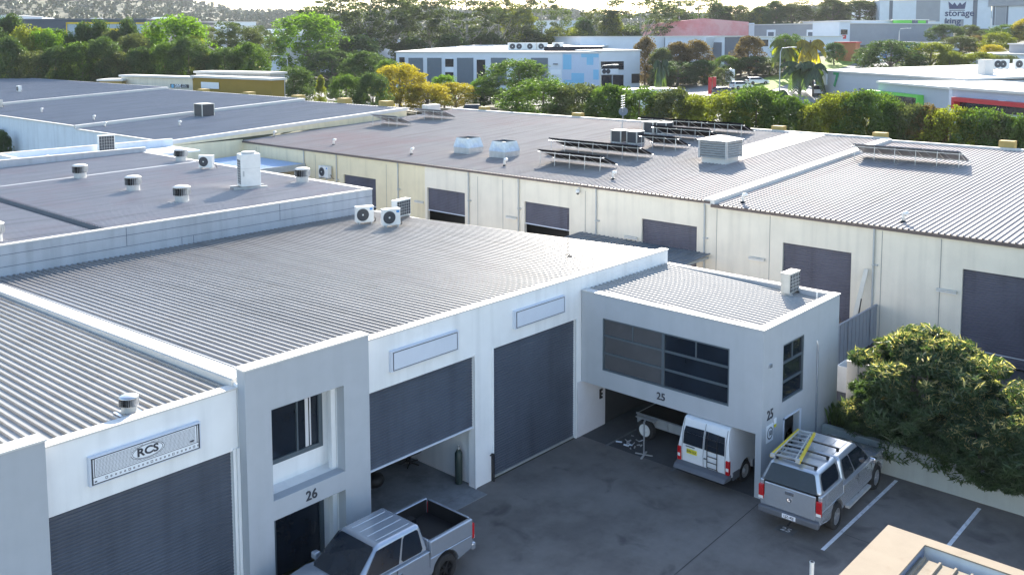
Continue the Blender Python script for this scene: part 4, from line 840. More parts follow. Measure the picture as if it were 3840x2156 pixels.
        for q in (((-.04, .045), (-.015, .005)), ((-.015, .005), (.0, .02)), ((.0, .02), (.015, .005)), ((.015, .005), (.04, .045)), ((-.05, .02), (-.02, -.045)), ((-.02, -.045), (0, -.01)), ((0, -.01), (.02, -.045)), ((.02, -.045), (.05, .02))):
            (ya, za), (yb, zb_) = q; mb.tube([(-2.64, ya, .98+za), (-2.64, yb, .98+zb_)], .006, 4)
        mb.build('badge', M['chrome'], t); mb = MB(); mb.lathe((-2.63, 0, .98), [(.07, 0), (.07, -.006)], 20, axis='x'); mb.build('badge_disc', M['vangrey'], t)
        tx = text('plate_text', 'LJZ-40J', .1, Matrix.Translation((-2.758, -.05, .54)) @ Matrix.Rotation(-PI/2, 4, 'Z') @ Matrix.Rotation(PI/2, 4, 'X'), M['letter'], t, ext=.001, off=.002)
        mb = MB(); mb.tube([(-2.7, -.1, .42), (-2.9, -.1, .38)], .03); mb.build('tow_bar', M['black'], t)
    return t
pickup('pickup_truck', 'silver pickup truck with open black tray parked nose in at the bottom of the picture', (14.43, 17.72, 0), rad(181), 'bluesilver', rim='black')
pickup('pickup_truck', 'silver pickup truck with canopy and yellow ladder in the painted bay', (26.83, 11.42, 0), rad(1.5), 'silver', True)
# ladder on the canopy
t = thing('ladder', 'yellow stepladder lying across the roof bars of the silver pickup', 'ladder', (25.4, 11.75, 2.02), rad(9))
for y0, y1 in ((-.40, -.24), (.40, .24)): mb = MB(); mb.hexa([(-1.05, y0-.035, 0), (1.1, y1-.03, .03), (1.1, y1+.03, .03), (-1.05, y0+.035, 0), (-1.05, y0-.035, .09), (1.1, y1-.03, .11), (1.1, y1+.03, .11), (-1.05, y0+.035, .09)]); mb.build('rail', M['yellow'], t)
for k in range(7): x = -.9+k*.3; h = .38-.17*(k/7); mb = MB(); mb.box(x-.045, -h, .03, x+.045, h, .06); mb.build('step', M['metal'], t)
for y in (-.3, .3):
    mb = MB(); mb.tube([(-1.0, y, .13), (.9, y*.6, .13)], .018); mb.build('rear_leg', M['galv'], t)
mb = MB(); mb.box(1.02, -.25, .04, 1.1, .25, .1); mb.box(-1.07, -.42, .02, -.99, -.3, .12); mb.box(-1.07, .3, .02, -.99, .42, .12); mb.build('end_cap', M['galv'], t)
# van
t = thing('van', 'white high roofed van with black rear ladder parked under the carport', 'van', (27.6, 14.72, 0), 0)
def wv(x, z): return (.93 if z < .5 else .94)*(1-.16*sm(1.05, 1.75, z)*.9)*(1-.12*sm(1.6, 2.5, x))
prof = [(-2.36, .45), (-2.40, .9), (-2.34, 1.5), (-2.22, 1.90), (-2.12, 1.96), (1.0, 1.96), (1.35, 1.8), (1.95, 1.12), (2.5, .95), (2.6, .6), (2.55, .35), (2.12, .33)]
prof += [(1.7+.42*math.cos(PI*k/10), .36+.42*math.sin(PI*k/10)) for k in range(11)]+[(-.9, .33)]+[(-1.35+.42*math.cos(PI*k/10), .36+.42*math.sin(PI*k/10)) for k in range(11)]
mb = MB(); prism(mb, prof, wv); mb.build('body', M['vanw'], t, bevel=.09, seg=4, soft=True)
mb = MB(); mb.box(-2.25, -.82, .3, 2.4, .82, .7); mb.build('underbody', M['black'], t)
rear = lambda y, z, o=.012: (-2.36-.04*min(1, (z-.45)/.45)-o if z < .9 else (-2.40+.06*(z-.9)/.6-o if z < 1.5 else -2.34+.12*(z-1.5)/.4-o), y, z)
for s in (-1, 1):
    mb = MB()
    mb.poly([rear(s*a, b, .016) for a, b in ((.03, 1.12), (.74, 1.12), (.73, 1.499), (.03, 1.499))]); mb.poly([rear(s*a, b, .016) for a, b in ((.03, 1.501), (.73, 1.501), (.70, 1.68), (.03, 1.70))]); mb.build('rear_window', M['glass'], t, fix=False)
    mb = MB(); mb.box(-2.43, min(s*.80, s*.93), .55, -2.33, max(s*.80, s*.93), 1.0); tl = mb.build('tail_light', M['red'], t, bevel=.015)
    mb = MB(); mb.box(-2.435, min(s*.82, s*.91), .68, -2.43, max(s*.82, s*.91), .78); mb.build('lens', M['clear'], tl)
    for xx in (-1.35, 1.7): wheel(t, xx, s*.80, .35, .22, 'galv', plain=True)
    mb = MB(); mb.hexa([(1.38, s*.81, 1.12), (1.9, s*.84, 1.12), (1.9, s*.85, 1.12), (1.38, s*.86, 1.12), (1.2, s*.77, 1.6), (1.38, s*.77, 1.6), (1.38, s*.78, 1.6), (1.2, s*.79, 1.6)]); mb.build('side_window', M['glass'], t)
mb = MB()
for a, b in zip((.5, .9, 1.5), (.9, 1.5, 1.9)):
    for y in (0, -.77, .77): p0 = rear(y, a, .013); p1 = rear(y, b, .013); mb.poly([(p0[0], y-.008, a), (p0[0], y+.008, a), (p1[0], y+.008, b), (p1[0], y-.008, b)])
mb.build('door_gap', mat('gap', (.12, .12, .13)), t, fix=False)
mb = MB(); mb.hexa([(-2.72, -.92, .38), (-2.32, -.95, .38), (-2.32, .95, .38), (-2.72, .92, .38), (-2.62, -.92, .50), (-2.3, -.96, .56), (-2.3, .96, .56), (-2.62, .92, .50)]); mb.build('rear_bumper', M['vangrey'], t, bevel=.03)
mb = MB()
for s in (-1, 1): mb.box(-2.2, s*.935-.02, .33, -1.8, s*.935+.02, .58); mb.box(-.9, s*.935-.02, .36, 1.25, s*.935+.02, .58)
mb.build('side_trim', M['vangrey'], t)
ld_ = None; mb = MB(); yl = (-.17, -.52)
for y in yl: mb.tube([(-2.42, y, .58), (-2.46, y, .62), (-2.47, y, 1.55), (-2.36, y, 1.72)], .016, 6)
for z in (.62, .80, .98, 1.16, 1.34, 1.52): mb.tube([(-2.46, yl[0], z), (-2.46, yl[1], z)], .013, 6)
mb.build('ladder', M['black'], t)
mb = MB(); mb.box(-2.44, .22, .86, -2.415, .58, 1.0); pl = mb.build('number_plate', M['plate_y'], t)
text('plate_text', 'EVN-1LX', .11, Matrix.Translation((-2.443, .40, .93)) @ Matrix.Rotation(-PI/2, 4, 'Z') @ Matrix.Rotation(PI/2, 4, 'X'), M['letter'], t, ext=.001, off=.003, sx=.8)
mb = MB(); mb.box(-2.43, .30, 1.06, -2.415, .62, 1.09); mb.box(-2.45, -.12, .84, -2.41, -.04, .87); mb.build('door_handle', M['vangrey'], t)
# trailer
t = thing('trailer', 'galvanised box trailer with dark load parked left of the van', 'trailer', (27.72, 16.72, 0), rad(-90))
mb = MB(); mb.box(-1.7, -.78, .45, .95, .78, .5)
for a in ((-1.7, -.78, .95, -.74), (-1.7, .74, .95, .78), (-1.7, -.74, -1.66, .74), (.91, -.74, .95, .74)): mb.box(a[0], a[1], .5, a[2], a[3], .80)
mb.build('tray', M['galv'], t, bevel=.01); mb = MB()
for s in (-1, 1):
    mb.box(-1.72, s*.8-.02, .76, .97, s*.8+.02, .82)
    for k in range(5): mb.box(-1.6+k*.58, s*.79-.015, .47, -1.55+k*.58, s*.79+.015, .78)
mb.build('tray_rail', M['metal'], t)
mb = MB(); mb.box(-1.64, -.72, .5, .89, .72, .80); mb.build('cover', M['black'], t)
for s in (-1, 1):
    wheel(t, -1.2, s*.95, .36, .2, 'acwhite', plain=True); mb = MB(); mb.box(-1.6, min(s*.84, s*1.05), .74, -.8, max(s*.84, s*1.05), .77); mb.build('mudguard', M['galv'], t, bevel=.02)
t = thing('jack_stand', 'thin metal stand on a cross foot in front of the trailer', 'stand', (25.65, 17.25, 0), .3)
mb = MB(); mb.tube([(0, 0, .03), (0, 0, 1.15)], .028); mb.tube([(-.04, 0, 1.15), (.1, 0, 1.2)], .03); mb.build('post', M['metal'], t)
mb = MB(); mb.box(-.3, -.03, 0, .3, .03, .03); mb.box(-.03, -.3, .031, .03, .3, .05); mb.build('foot', M['galv'], t)
t = thing('chain_heap', 'tangle of shiny metal parts on the ground by the stand', 'metal parts', (25.95, 17.95, 0))
mb = MB(); R3 = random.Random(8)
for k in range(16): p = Vector((R3.uniform(-.3, .3), R3.uniform(-.25, .25), R3.uniform(.03, .35))); q = p+Vector((R3.uniform(-.2, .2), R3.uniform(-.2, .2), R3.uniform(-.1, .1))); q.z = max(.03, q.z); mb.tube([p, q], R3.uniform(.012, .03), 6)
mb.build('bars', M['metal'], t)
# ------------------------------------------------------------------ trees
def crown_mesh(name, seed, ncl, per, leaf, prof, cr=(.10, .17), asp=1.0, long=1.0, two=0.0, zsq=.8):
    """leaf faces gathered in clumps; prof(t) gives the crown's radius at height t (0..1); unit box wide and high"""
    R = random.Random(seed); v = []; f = []; mi = []
    for c in range(ncl):
        t = R.random()**.85; a = R.random()*2*PI; rr = prof(t)*(.35+.65*R.random()**.45); cx, cy, cz = rr*math.cos(a), rr*math.sin(a), t
        k = R.uniform(*cr)*(.7+.6*R.random())
        for j in range(per):
            while True:
                p = Vector((R.uniform(-1, 1), R.uniform(-1, 1), R.uniform(-1, 1)))
                if p.length < 1: break
            p = p.normalized()*p.length**.4
            q = Vector((cx+p.x*k, cy+p.y*k, cz+p.z*k*zsq)); 
            n = Vector((R.gauss(0, 1), R.gauss(0, 1), R.gauss(0, 1)+.6)).normalized(); u = n.orthogonal().normalized(); u.rotate(Matrix.Rotation(R.random()*2*PI, 3, n)); w_ = n.cross(u)
            s = leaf*R.uniform(.6, 1.3); u = u*s*long; w_ = w_*s/long**.5*.6; i = len(v); bend = n*s*.25
            v += [q-u, q-w_*.9+bend, q+u, q+w_*.9+bend]; f.append((i, i+1, i+2, i+3)); mi.append(1 if (two and q.z > .58 and p.z > .1 and R.random() < two) else 0)  # upper outward leaves take the paler, sunlit-looking colour
    me = bpy.data.meshes.new(name); me.from_pydata([tuple(x) for x in v], [], f); me.materials.append(L['green'])
    if two: me.materials.append(L['sunlit_tip']); me.polygons.foreach_set('material_index', mi)
    return me
def trunk_mesh(name, seed, h=.6, r=.035, limbs=6, spread=.28, top=.95):
    R = random.Random(seed); mb = MB(); lean = R.uniform(-.05, .05)
    mb.tube([(0, 0, 0), (lean*.5, 0, h*.5), (lean, .02, h), (lean*1.3, 0, top)], [r*1.25, r, r*.7, r*.2], 7)
    for k in range(limbs):
        a = k*2.4+R.random(); z = h*R.uniform(.45, 1.0); s = spread*R.uniform(.6, 1.1)
        mb.tube([(lean*z/h, 0, z), (lean+s*.5*math.cos(a), s*.5*math.sin(a), z+.12), (lean+s*math.cos(a), s*math.sin(a), min(top, z+.26+.1*R.random()))], [r*.5, r*.35, r*.12], 5)
    me = mb.mesh(name, [M['bark']], fix=False); return me
rnd_p = lambda t: .5*math.sqrt(max(0, 1-(2*t-1)**2))**.75*(1-.12*t)
cone_p = lambda t: .5*(1-t)**.7*min(1, (t+.12)*5)
col_p = lambda t: .48*max(0, 1.01-t)**.42*min(1, .6+t)
gum_p = lambda t: .5*min(1, .25+t*1.4)*math.sqrt(max(0, 1-max(0, (t-.55)/.47)**2))
PR = {}
def proto(k, crown, trunk, z0): PR[k] = (crown, trunk, z0)
for i in range(3): proto('round%d' % i, crown_mesh('crown', 10+i, 130, 100, .019, rnd_p, (.07, .14)), trunk_mesh('trunk', i, .45, .03, 5, .25), .16)
for i in range(2): proto('dense%d' % i, crown_mesh('crown', 20+i, 140, 90, .018, col_p, (.06, .12)), trunk_mesh('trunk', 5+i, .4, .025), .04)
for i in range(3): proto('gum%d' % i, crown_mesh('crown', 30+i, 110, 90, .015, gum_p, (.05, .11), zsq=.55), trunk_mesh('trunk', 9+i, .5, .022, 11, .40, .97), .30)
for i in range(3): PR['ball%d' % i] = (PR['round%d' % i][0], PR['round%d' % i][1], .40)
proto('cone', crown_mesh('crown', 40, 80, 70, .024, cone_p, (.07, .13)), trunk_mesh('trunk', 12, .4, .03), .03)
def palm_mesh(seed, n=16):
    R = random.Random(seed); mb = MB()
    for k in range(n):
        a = 2*PI*k/n+R.uniform(-.15, .15); el = R.uniform(-.1, 1.1); pts = []
        for j in range(8):
            s = j/7; r = .5*s*(1-.12*s); z = .16*math.sin(el)*s*2-.42*s*s*(1.1-.5*math.sin(el)); pts.append(Vector((r*math.cos(a), r*math.sin(a), .55+z)))
        sd = Vector((-math.sin(a), math.cos(a), 0))
        for j in range(7):
            for m_ in range(3):
                s = (j+m_/3)/7; p = pts[j].lerp(pts[j+1], m_/3); ln = .13*(1-abs(s-.45))
                for g in (-1, 1): q = p+sd*g*ln+Vector((0, 0, -ln*.7)); d = (pts[j+1]-pts[j]).normalized()*.02; mb.poly([p-d, p+d, q+d*1.5, q])
    return mb.mesh('crown', [L['green']], fix=False)
def palm_trunk():
    mb = MB(); mb.tube([(0, 0, 0), (.01, 0, .3), (0, 0, .56)], [.035, .028, .03], 8); mb.tube([(0, 0, .5), (0, 0, .6)], [.045, .02], 8); return mb.mesh('trunk', [M['bark']], fix=False)
PR['palm'] = (palm_mesh(3), palm_trunk(), 0.0)
ORD = ['leftmost', 'second', 'third', 'fourth', 'fifth', 'sixth', 'seventh', 'eighth', 'ninth', 'tenth', 'eleventh', 'twelfth', 'thirteenth', 'fourteenth', 'fifteenth', 'sixteenth', 'seventeenth', 'eighteenth', 'nineteenth', 'twentieth', 'twenty-first', 'twenty-second', 'twenty-third', 'twenty-fourth', 'twenty-fifth', 'twenty-sixth', 'twenty-seventh', 'twenty-eighth', 'twenty-ninth', 'thirtieth']
RT_ = random.Random(77)
def tree(kind, look, x, y, W_, H_, leaf, label, group, z=None, rz=None, bark='bark'):
    cm, tm, z0 = PR[kind]; zz = terr(x, y)-.1 if z is None else z
    t = thing('palm_tree' if kind == 'palm' else 'tree', label, 'palm tree' if kind == 'palm' else 'tree', (x, y, zz), RT_.random()*6 if rz is None else rz, group)
    for nm, me, m_, off, sc in (('crown', cm, L[leaf], z0, 1-z0), ('trunk', tm, M[bark], 0, 1)):
        o = bpy.data.objects.new(nm, me); COL.objects.link(o); o.parent = t
        if kind == 'palm': off, sc = 0, 1
        o.location = (0, 0, off); 
        if nm == 'crown': o.scale = (1, 1, sc)
        o.material_slots[0].link = 'OBJECT'; o.material_slots[0].material = m_
    t.scale = (W_, W_, H_); return t
def row(rowname, group, items, x=None, dist=None):
    """items: (px, top py, px width, leaf, kind, look[, distance])"""
    items = sorted(items, key=lambda i: i[0])
    for n, it in enumerate(items):
        px, py, pw, leaf, kind, look = it[:6]; d = it[6] if len(it) > 6 else dist
        q = ax(px, py, x) if x is not None and len(it) <= 6 else aw(px, py, d)
        dd = (q-CAM).dot(FW); g = terr(q.x, q.y)-.1
        lab = '%s tree, %s from the left %s' % (look, ORD[n], rowname) if n else '%s tree, leftmost %s' % (look, rowname)
        tree(kind, look, q.x, q.y, pw*dd/3532*(1.75 if kind[0] in 'dgb' else 1.45), max(2.5, q.z-g), leaf, lab, group, bark='bark_pale' if kind.startswith('gum') else 'bark')
r3 = lambda k: 'round%d' % (k % 3)
b3_ = lambda k: 'ball%d' % (k % 3)
row('in the row behind the cream warehouse', 'street trees behind the cream warehouse', [
 (2025, 308, 185, 'green', b3_(0), 'bright green'), (2174, 325, 145, 'olive', b3_(1), 'green'), (2293, 330, 125, 'green', b3_(2), 'green'), (2387, 338, 155, 'green', b3_(0), 'green'), (2458, 396, 85, 'yg', b3_(1), 'low yellow green'),
 (2525, 345, 115, 'olive', b3_(2), 'open olive'), (2605, 368, 100, 'yg', b3_(1), 'olive'), (2722, 356, 195, 'yg', b3_(0), 'broad yellow green'), (2835, 338, 150, 'green', b3_(1), 'green'), (2955, 377, 140, 'green', b3_(2), 'green'),
 (3085, 396, 135, 'yg', b3_(0), 'yellow tipped'), (3164, 362, 155, 'yg', b3_(1), 'yellow green'), (3265, 358, 165, 'green', b3_(2), 'tall bright green'), (3340, 390, 90, 'green', b3_(0), 'green'), (3421, 405, 120, 'olive', b3_(1), 'open olive'),
 (3485, 411, 95, 'red', b3_(2), 'reddish'), (3571, 413, 155, 'yg', b3_(0), 'yellow green'), (3683, 422, 150, 'green', b3_(1), 'green'), (3758, 448, 110, 'olive', b3_(2), 'olive'), (3830, 444, 110, 'green', b3_(0), 'green'), (3900, 430, 120, 'green', b3_(1), 'green')], x=72)
row('in the garden by the units', 'garden trees left of the blue and white units', [
 (1094, 258, 130, 'dark', r3(0), 'dark rounded', 135), (1203, 294, 50, 'yg', 'cone', 'narrow pointed', 130), (1296, 288, 105, 'green', r3(1), 'green', 128), (1397, 284, 100, 'dark', r3(2), 'dark green', 126),
 (1501, 247, 150, 'yellow', r3(0), 'tall golden yellow', 142), (1595, 318, 150, 'yellow', r3(1), 'low golden', 140), (1707, 316, 115, 'yellow', r3(2), 'orange yellow', 146), (1666, 287, 80, 'bright', r3(1), 'bright light green', 150),
 (1815, 330, 110, 'dark', r3(1), 'low dark', 152), (1800, 300, 60, 'bright', r3(2), 'small bright green', 150), (1938, 231, 190, 'green', r3(0), 'large round green', 148), (1370, 203, 140, 'dark', r3(2), 'dark with a light top', 165), (1460, 232, 90, 'green', r3(0), 'slender green', 150)])
row('in the tall belt behind the white units', 'tall trees of the belt behind the units', [
 (1147, 62, 205, 'bright', r3(0), 'big vivid green', 230), (1240, 190, 150, 'dark', 'dense0', 'dark bushy', 215), (1330, 145, 170, 'dark', 'dense1', 'dark bushy', 235), (1277, -2, 190, 'gum', 'gum0', 'tall grey gum', 260), (1390, -40, 200, 'gum', 'gum1', 'very tall gum', 262), (1480, -20, 130, 'gum', 'gum2', 'tall gum', 270),
 (1613, -8, 140, 'gum', 'gum0', 'tall open gum', 275), (1540, 150, 130, 'dark', 'dense0', 'dark low', 262), (1744, -25, 200, 'gum', 'gum1', 'tall dense gum', 272), (1690, 140, 130, 'dark', 'dense1', 'dark low', 262), (1872, 0, 120, 'olive', 'gum2', 'lighter gum', 275), (1940, 28, 85, 'yg', 'gum0', 'yellow green gum', 280), (1830, 130, 120, 'dark', 'dense0', 'dark low', 270),
 (2028, -12, 135, 'gum', 'gum1', 'tall gum', 285), (1990, 120, 130, 'dark', 'dense0', 'dark bushy', 282), (2107, 108, 150, 'yg', r3(0), 'broad yellow green', 285), (2188, 80, 85, 'dark', 'dense1', 'dark upright', 290), (2237, 38, 100, 'olive', 'gum2', 'twiggy olive', 295), (2293, 60, 80, 'yg', 'dense0', 'yellow green', 295), (2398, -8, 185, 'gum', 'gum0', 'tall spreading gum', 300), (2350, 105, 110, 'dark', 'dense0', 'dark low', 300)])
row('on the ridge behind the red shed', 'trees on the ridge behind the red shed', [
 (2510, 5, 85, 'gum', 'gum1', 'thin gum', 345), (2450, 80, 100, 'dark', 'dense1', 'dark bushy', 345), (2622, -4, 135, 'dark', 'gum2', 'dark gum', 350), (2560, 60, 90, 'olive', 'dense0', 'olive bushy', 350), (2700, 30, 100, 'olive', 'dense1', 'olive', 352), (2760, 24, 110, 'olive', r3(0), 'rounded olive', 352), (2816, 50, 80, 'yg', r3(1), 'yellow green', 355), (2853, 28, 80, 'dark', 'dense0', 'dark', 355),
 (2910, 8, 75, 'dark', 'dense1', 'dark upright', 358), (2973, 22, 115, 'olive', r3(2), 'broad olive', 360), (3048, -2, 115, 'gum', 'gum0', 'tall gum', 362), (3123, 0, 100, 'olive', 'dense0', 'olive', 362), (3216, 6, 150, 'gum', 'dense1', 'broad dark', 365), (3280, -4, 90, 'dark', 'gum1', 'dark gum', 365)])
row('in the dark belt behind the grey roofs', 'trees of the dark belt behind the grey roofs', [
 (-30, 120, 120, 'dark', 'dense1', 'dark', 170), (37, 68, 110, 'dark', 'dense0', 'dark tall', 175), (105, 108, 130, 'yg', r3(0), 'yellow green', 160), (168, 122, 110, 'bright', r3(1), 'bright green', 160), (232, 126, 90, 'green', r3(2), 'green', 165), (277, 150, 90, 'dark', 'dense1', 'dark', 165), (317, 96, 85, 'dark', 'dense0', 'dark pointed', 168), (373, 92, 90, 'dark', 'dense1', 'dark tall', 168),
 (420, 128, 90, 'olive', 'dense0', 'olive', 165), (474, 88, 85, 'dark', 'dense1', 'dark pointed', 168), (505, 140, 110, 'olive', r3(1), 'olive', 160), (560, 122, 120, 'yg', 'dense0', 'light yellow green', 185), (655, 72, 195, 'bright', r3(0), 'tall vivid green', 172), (720, 150, 90, 'yg', r3(2), 'yellow edged', 168), (777, 112, 95, 'olive', 'gum0', 'open olive', 190), (851, 88, 115, 'gum', 'gum1', 'open gum', 195), (915, 108, 100, 'olive', 'gum2', 'thin olive', 195), (965, 105, 80, 'gum', 'gum0', 'thin gum', 200)])
row('along the far edge of the grey roofs', 'low bushes behind the grey roofs', [(40+k*80+(k*37) % 30, 150+(k*53) % 70, 90+(k*29) % 50, ('dark', 'olive', 'dark', 'green')[k % 4], ('dense0', 'round1', 'round2')[k % 3], ('bushy dark', 'bushy olive', 'bushy dark', 'bushy green')[k % 4]) for k in range(12)], dist=150)
row('around the far car parks', 'trees around the car parks', [
 (2420, 147, 75, 'red', 'dense0', 'reddish upright', 205), (2480, 190, 85, 'olive', 'dense1', 'olive', 195), (2545, 165, 90, 'red', 'dense0', 'reddish brown', 198), (2610, 160, 110, 'red', 'dense1', 'reddish brown', 196), (2540, 235, 130, 'dark', r3(0), 'dark', 190), (2640, 230, 90, 'dark', r3(1), 'dark', 190), (2725, 213, 75, 'green', r3(2), 'small green', 200), (2810, 142, 95, 'red', 'dense0', 'reddish green', 205), (2835, 215, 110, 'dark', r3(1), 'dark', 200), (2890, 235, 80, 'olive', r3(0), 'olive', 195), (2712, 260, 60, 'olive', r3(0), 'small olive', 180)])
row('on the right slope', 'trees and shrubs on the right slope', [
 (2960, 135, 95, 'green', r3(0), 'green', 205), (3220, 120, 55, 'dark', r3(1), 'low dark', 290), (3330, 120, 50, 'dark', r3(2), 'small dark', 290), (3345, 158, 180, 'dark', r3(0), 'large dark green', 188), (3490, 166, 135, 'yg', r3(1), 'bright yellow green', 190), (3545, 97, 95, 'dark', r3(2), 'dark olive', 270), (3635, 97, 60, 'olive', r3(0), 'olive', 280), (3600, 140, 105, 'olive', r3(1), 'reddish olive', 235),
 (3660, 138, 70, 'red', r3(2), 'orange tipped', 240), (3745, 126, 95, 'yg', r3(0), 'green', 225), (3570, 200, 85, 'yg', r3(1), 'yellow green', 185), (3680, 202, 115, 'yg', r3(2), 'light yellow green', 183), (3770, 212, 100, 'olive', r3(0), 'olive', 182), (3720, 172, 70, 'yellow', r3(1), 'yellow', 215), (3790, 95, 110, 'green', r3(0), 'green', 275), (3690, 115, 40, 'dark', r3(1), 'small dark', 285), (3850, 75, 70, 'yellow', r3(2), 'yellow', 270), (3130, 165, 60, 'dark', r3(2), 'low dark clipped', 215), (3240, 185, 60, 'dark', r3(0), 'low dark clipped', 212)])
for px, py, pw, d, lf, l in ((2945, 136, 110, 190, 'yg', 'left of a pair of golden palms above the street lamp'), (3040, 140, 115, 188, 'yellow', 'right of the golden palms, with dead fronds'), (3002, 222, 150, 165, 'dark', 'tall dark palm in front of the road'), (3052, 228, 100, 162, 'dark', 'smaller dark palm right of the tall one'), (2915, 328, 85, 120, 'green', 'short green palm left of the fence near building 7'), (2480, 215, 60, 170, 'dark', 'small palm beside the dark trees')):
    q = aw(px, py, d); g = terr(q.x, q.y); H_ = (q.z-g)/.64; tree('palm', '', q.x, q.y, pw*d/3532*1.15, H_, lf, l, 'palm trees')
# small dark bushes against the long white wall
q = atg(30, 112); 
for k, (x, y, s) in enumerate(((33.9, 103, 2.2), (34.0, 99.5, 1.6), (33.8, 96.5, 1.3))): tree('round%d' % k, '', x, y, s*1.4, 4.3+s*.6, 'dark', '%s of the dark bushes against the long blue white wall' % ('largest', 'middle', 'smallest')[k], 'bushes against the long white wall', z=0)
# ---- near shrubs
lump_p = lambda t: .5*math.sqrt(max(0, 1-(2*t-1)**2))**.6*(1+.16*math.sin(t*19))*(1.0 if t < .8 else .8)
PR['near'] = (crown_mesh('crown', 90, 300, 170, .018, lump_p, (.035, .11), long=2.1, two=.38), trunk_mesh('trunk', 33, .4, .02, 8, .3, .8), .02)
PR['near2'] = (crown_mesh('crown', 91, 240, 160, .020, lump_p, (.04, .12), long=2.1, two=.35), trunk_mesh('trunk', 34, .4, .02, 8, .3, .8), .02)
def near(kind, x, y, w_, h_, z, label, rz=0):
    t = tree(kind, '', x, y, w_, h_, 'near', label, 'large shrubs in the garden bed', z=z, rz=rz); t.name = 'shrub'; t['category'] = 'shrub'; return t
near('near', 31.0, 9.85, 4.2, 3.8, .62, 'large dense shrub with new growth coloured sunlit pale beside the parking bays', 1.0)
near('near2', 30.75, 6.4, 3.7, 3.0, .62, 'second large shrub with golden tips at the right edge of the picture', 2.2)
near('near', 30.7, 3.6, 3.8, 3.3, .7, 'third shrub of the garden bed, just outside the right edge', 4)
near('near2', 30.45, 8.1, 3.2, 2.2, .6, 'low spreading shrub hanging over the retaining wall', 3)
near('near2', 30.6, 11.4, 2.0, 1.5, .6, 'low dark end shrub between the wall corner and the large shrub', .4)
near('near', 31.0, .2, 3.8, 3.8, .7, 'fourth shrub of the garden bed, outside the picture', 5)
gm = MB(); R = random.Random(5)
for k in range(1500):
    x = R.uniform(29.98, 31.5); y = R.uniform(10.9, 12.8); h = R.uniform(.25, .7); a = R.random()*6.28; dx, dy = math.cos(a)*.3*h, math.sin(a)*.3*h
    gm.poly([(x-.01, y, .95), (x+.01, y, .95), (x+dx*.5+.01, y+dy*.5, .95+h*.8), (x+dx, y+dy, .95+h)])
o = gm.build('ground_cover', L['grass'], fix=False); o['kind'] = 'stuff'
# ------------------------------------------------------------------ far land: forest, houses, sheds
fm = MB(); R = random.Random(11)
for k in range(15000):
    d = 480*(2300/480)**(R.random()**.9); px = R.uniform(-500, 4300)
    q = atg(px, d)
    if px > 2400 and d < 520: continue
    s = R.uniform(2.6, 5.5)*(1+.6*sm(900, 2000, d)); dens = .42+.58*sm(780, 1050, d)
    if R.random() > dens: continue
    for j in range(9):
        n = Vector((R.gauss(0, 1), R.gauss(0, 1), R.gauss(0, .7)+.5)).normalized(); u = n.orthogonal().normalized(); w_ = n.cross(u)
        c = Vector((q.x+R.gauss(0, .45)*s, q.y+R.gauss(0, .45)*s, q.z+s*R.uniform(.1, 1.5))); e = s*R.uniform(.3, .6); i = len(fm.v)
        fm.v += [c-u*e, c-w_*e*.8+n*e*.3, c+u*e, c+w_*e*.8+n*e*.3]; fm.f.append([i, i+1, i+2, i+3]); fm.m.append(0)
o = fm.build('forest', L['forest'], fix=False); o['kind'] = 'stuff'
hp = None
for k in range(90):
    px = R.uniform(30, 1250) if k < 62 else R.uniform(500, 2100); d = R.uniform(560, 860) if k < 62 else R.uniform(460, 620); q = atg(px, d)
    lab = 'small pale roofed house on the distant wooded hillside'
    if hp is None:
        hp = thing('house', lab, 'house', q, R.random()*3, 'houses on the distant hillside')
        mb = MB(); mb.box(-8, -5, -2, 8, 5, 3.2); mb.build('wall', mat('house_wall', (.62, .58, .52), .8), hp)
        mb = MB(); a = [mb.P(p) for p in ((-9, -6, 3.2), (9, -6, 3.2), (9, 6, 3.2), (-9, 6, 3.2), (-4, 0, 5.8), (4, 0, 5.8))]
        for f in ((0, 1, 5, 4), (1, 2, 5), (2, 3, 4, 5), (3, 0, 4), (3, 2, 1, 0)): mb.f.append([a[i] for i in f]); mb.m.append(0)
        mb.build('roof', mat('house_roof', (.66, .65, .66), .6), hp)
    else: h = dup(hp, q, R.random()*3); s = R.uniform(.8, 1.5); h.scale = (s, s, s)
# generic box building placed by sight lines
def facade(name, label, cat, A, B_, depth, ztop, m, roof='cap', group=None, zbot=None, zr=None):
    """front wall from A to B (world xy), going back 'depth' away from the camera"""
    A = Vector((A[0], A[1], 0)); B_ = Vector((B_[0], B_[1], 0)); d = (B_-A).normalized(); n = Vector((-d.y, d.x, 0)); 
    if n.dot(FW) < 0: n = -n
    zb = min(terr(A.x, A.y), terr(B_.x, B_.y))-2 if zbot is None else zbot
    t = thing(name, label, cat, ((A.x+B_.x)/2, (A.y+B_.y)/2, zb), 0, group); ln = (B_-A).length
    F = Matrix(((d.x, n.x, 0, A.x), (d.y, n.y, 0, A.y), (0, 0, 1, 0), (0, 0, 0, 1)))      # local: u along, v back, z up
    mb = MB(); mb.M = F; mb.box(0, 0, zb, ln, depth, ztop-.02); P('wall', mb, M[m] if m in M else m, t)
    mb = MB(); mb.M = F; zr = ztop if zr is None else zr; e = .25
    mb.hexa([(-e, -e, ztop-.02), (ln+e, -e, ztop-.02), (ln+e, depth+e, zr-.02), (-e, depth+e, zr-.02), (-e, -e, ztop+.25), (ln+e, -e, ztop+.25), (ln+e, depth+e, zr+.25), (-e, depth+e, zr+.25)]); P('roof', mb, M[roof], t)
    return t, F, ln
def rect(t, F, name, u0, u1, z0, z1, m, out=.05, th=.06, v=0):
    mb = MB(); mb.M = F; mb.box(u0, v-out-th, z0, u1, v-out, z1); return P(name, mb, M[m] if m in M else m, t)
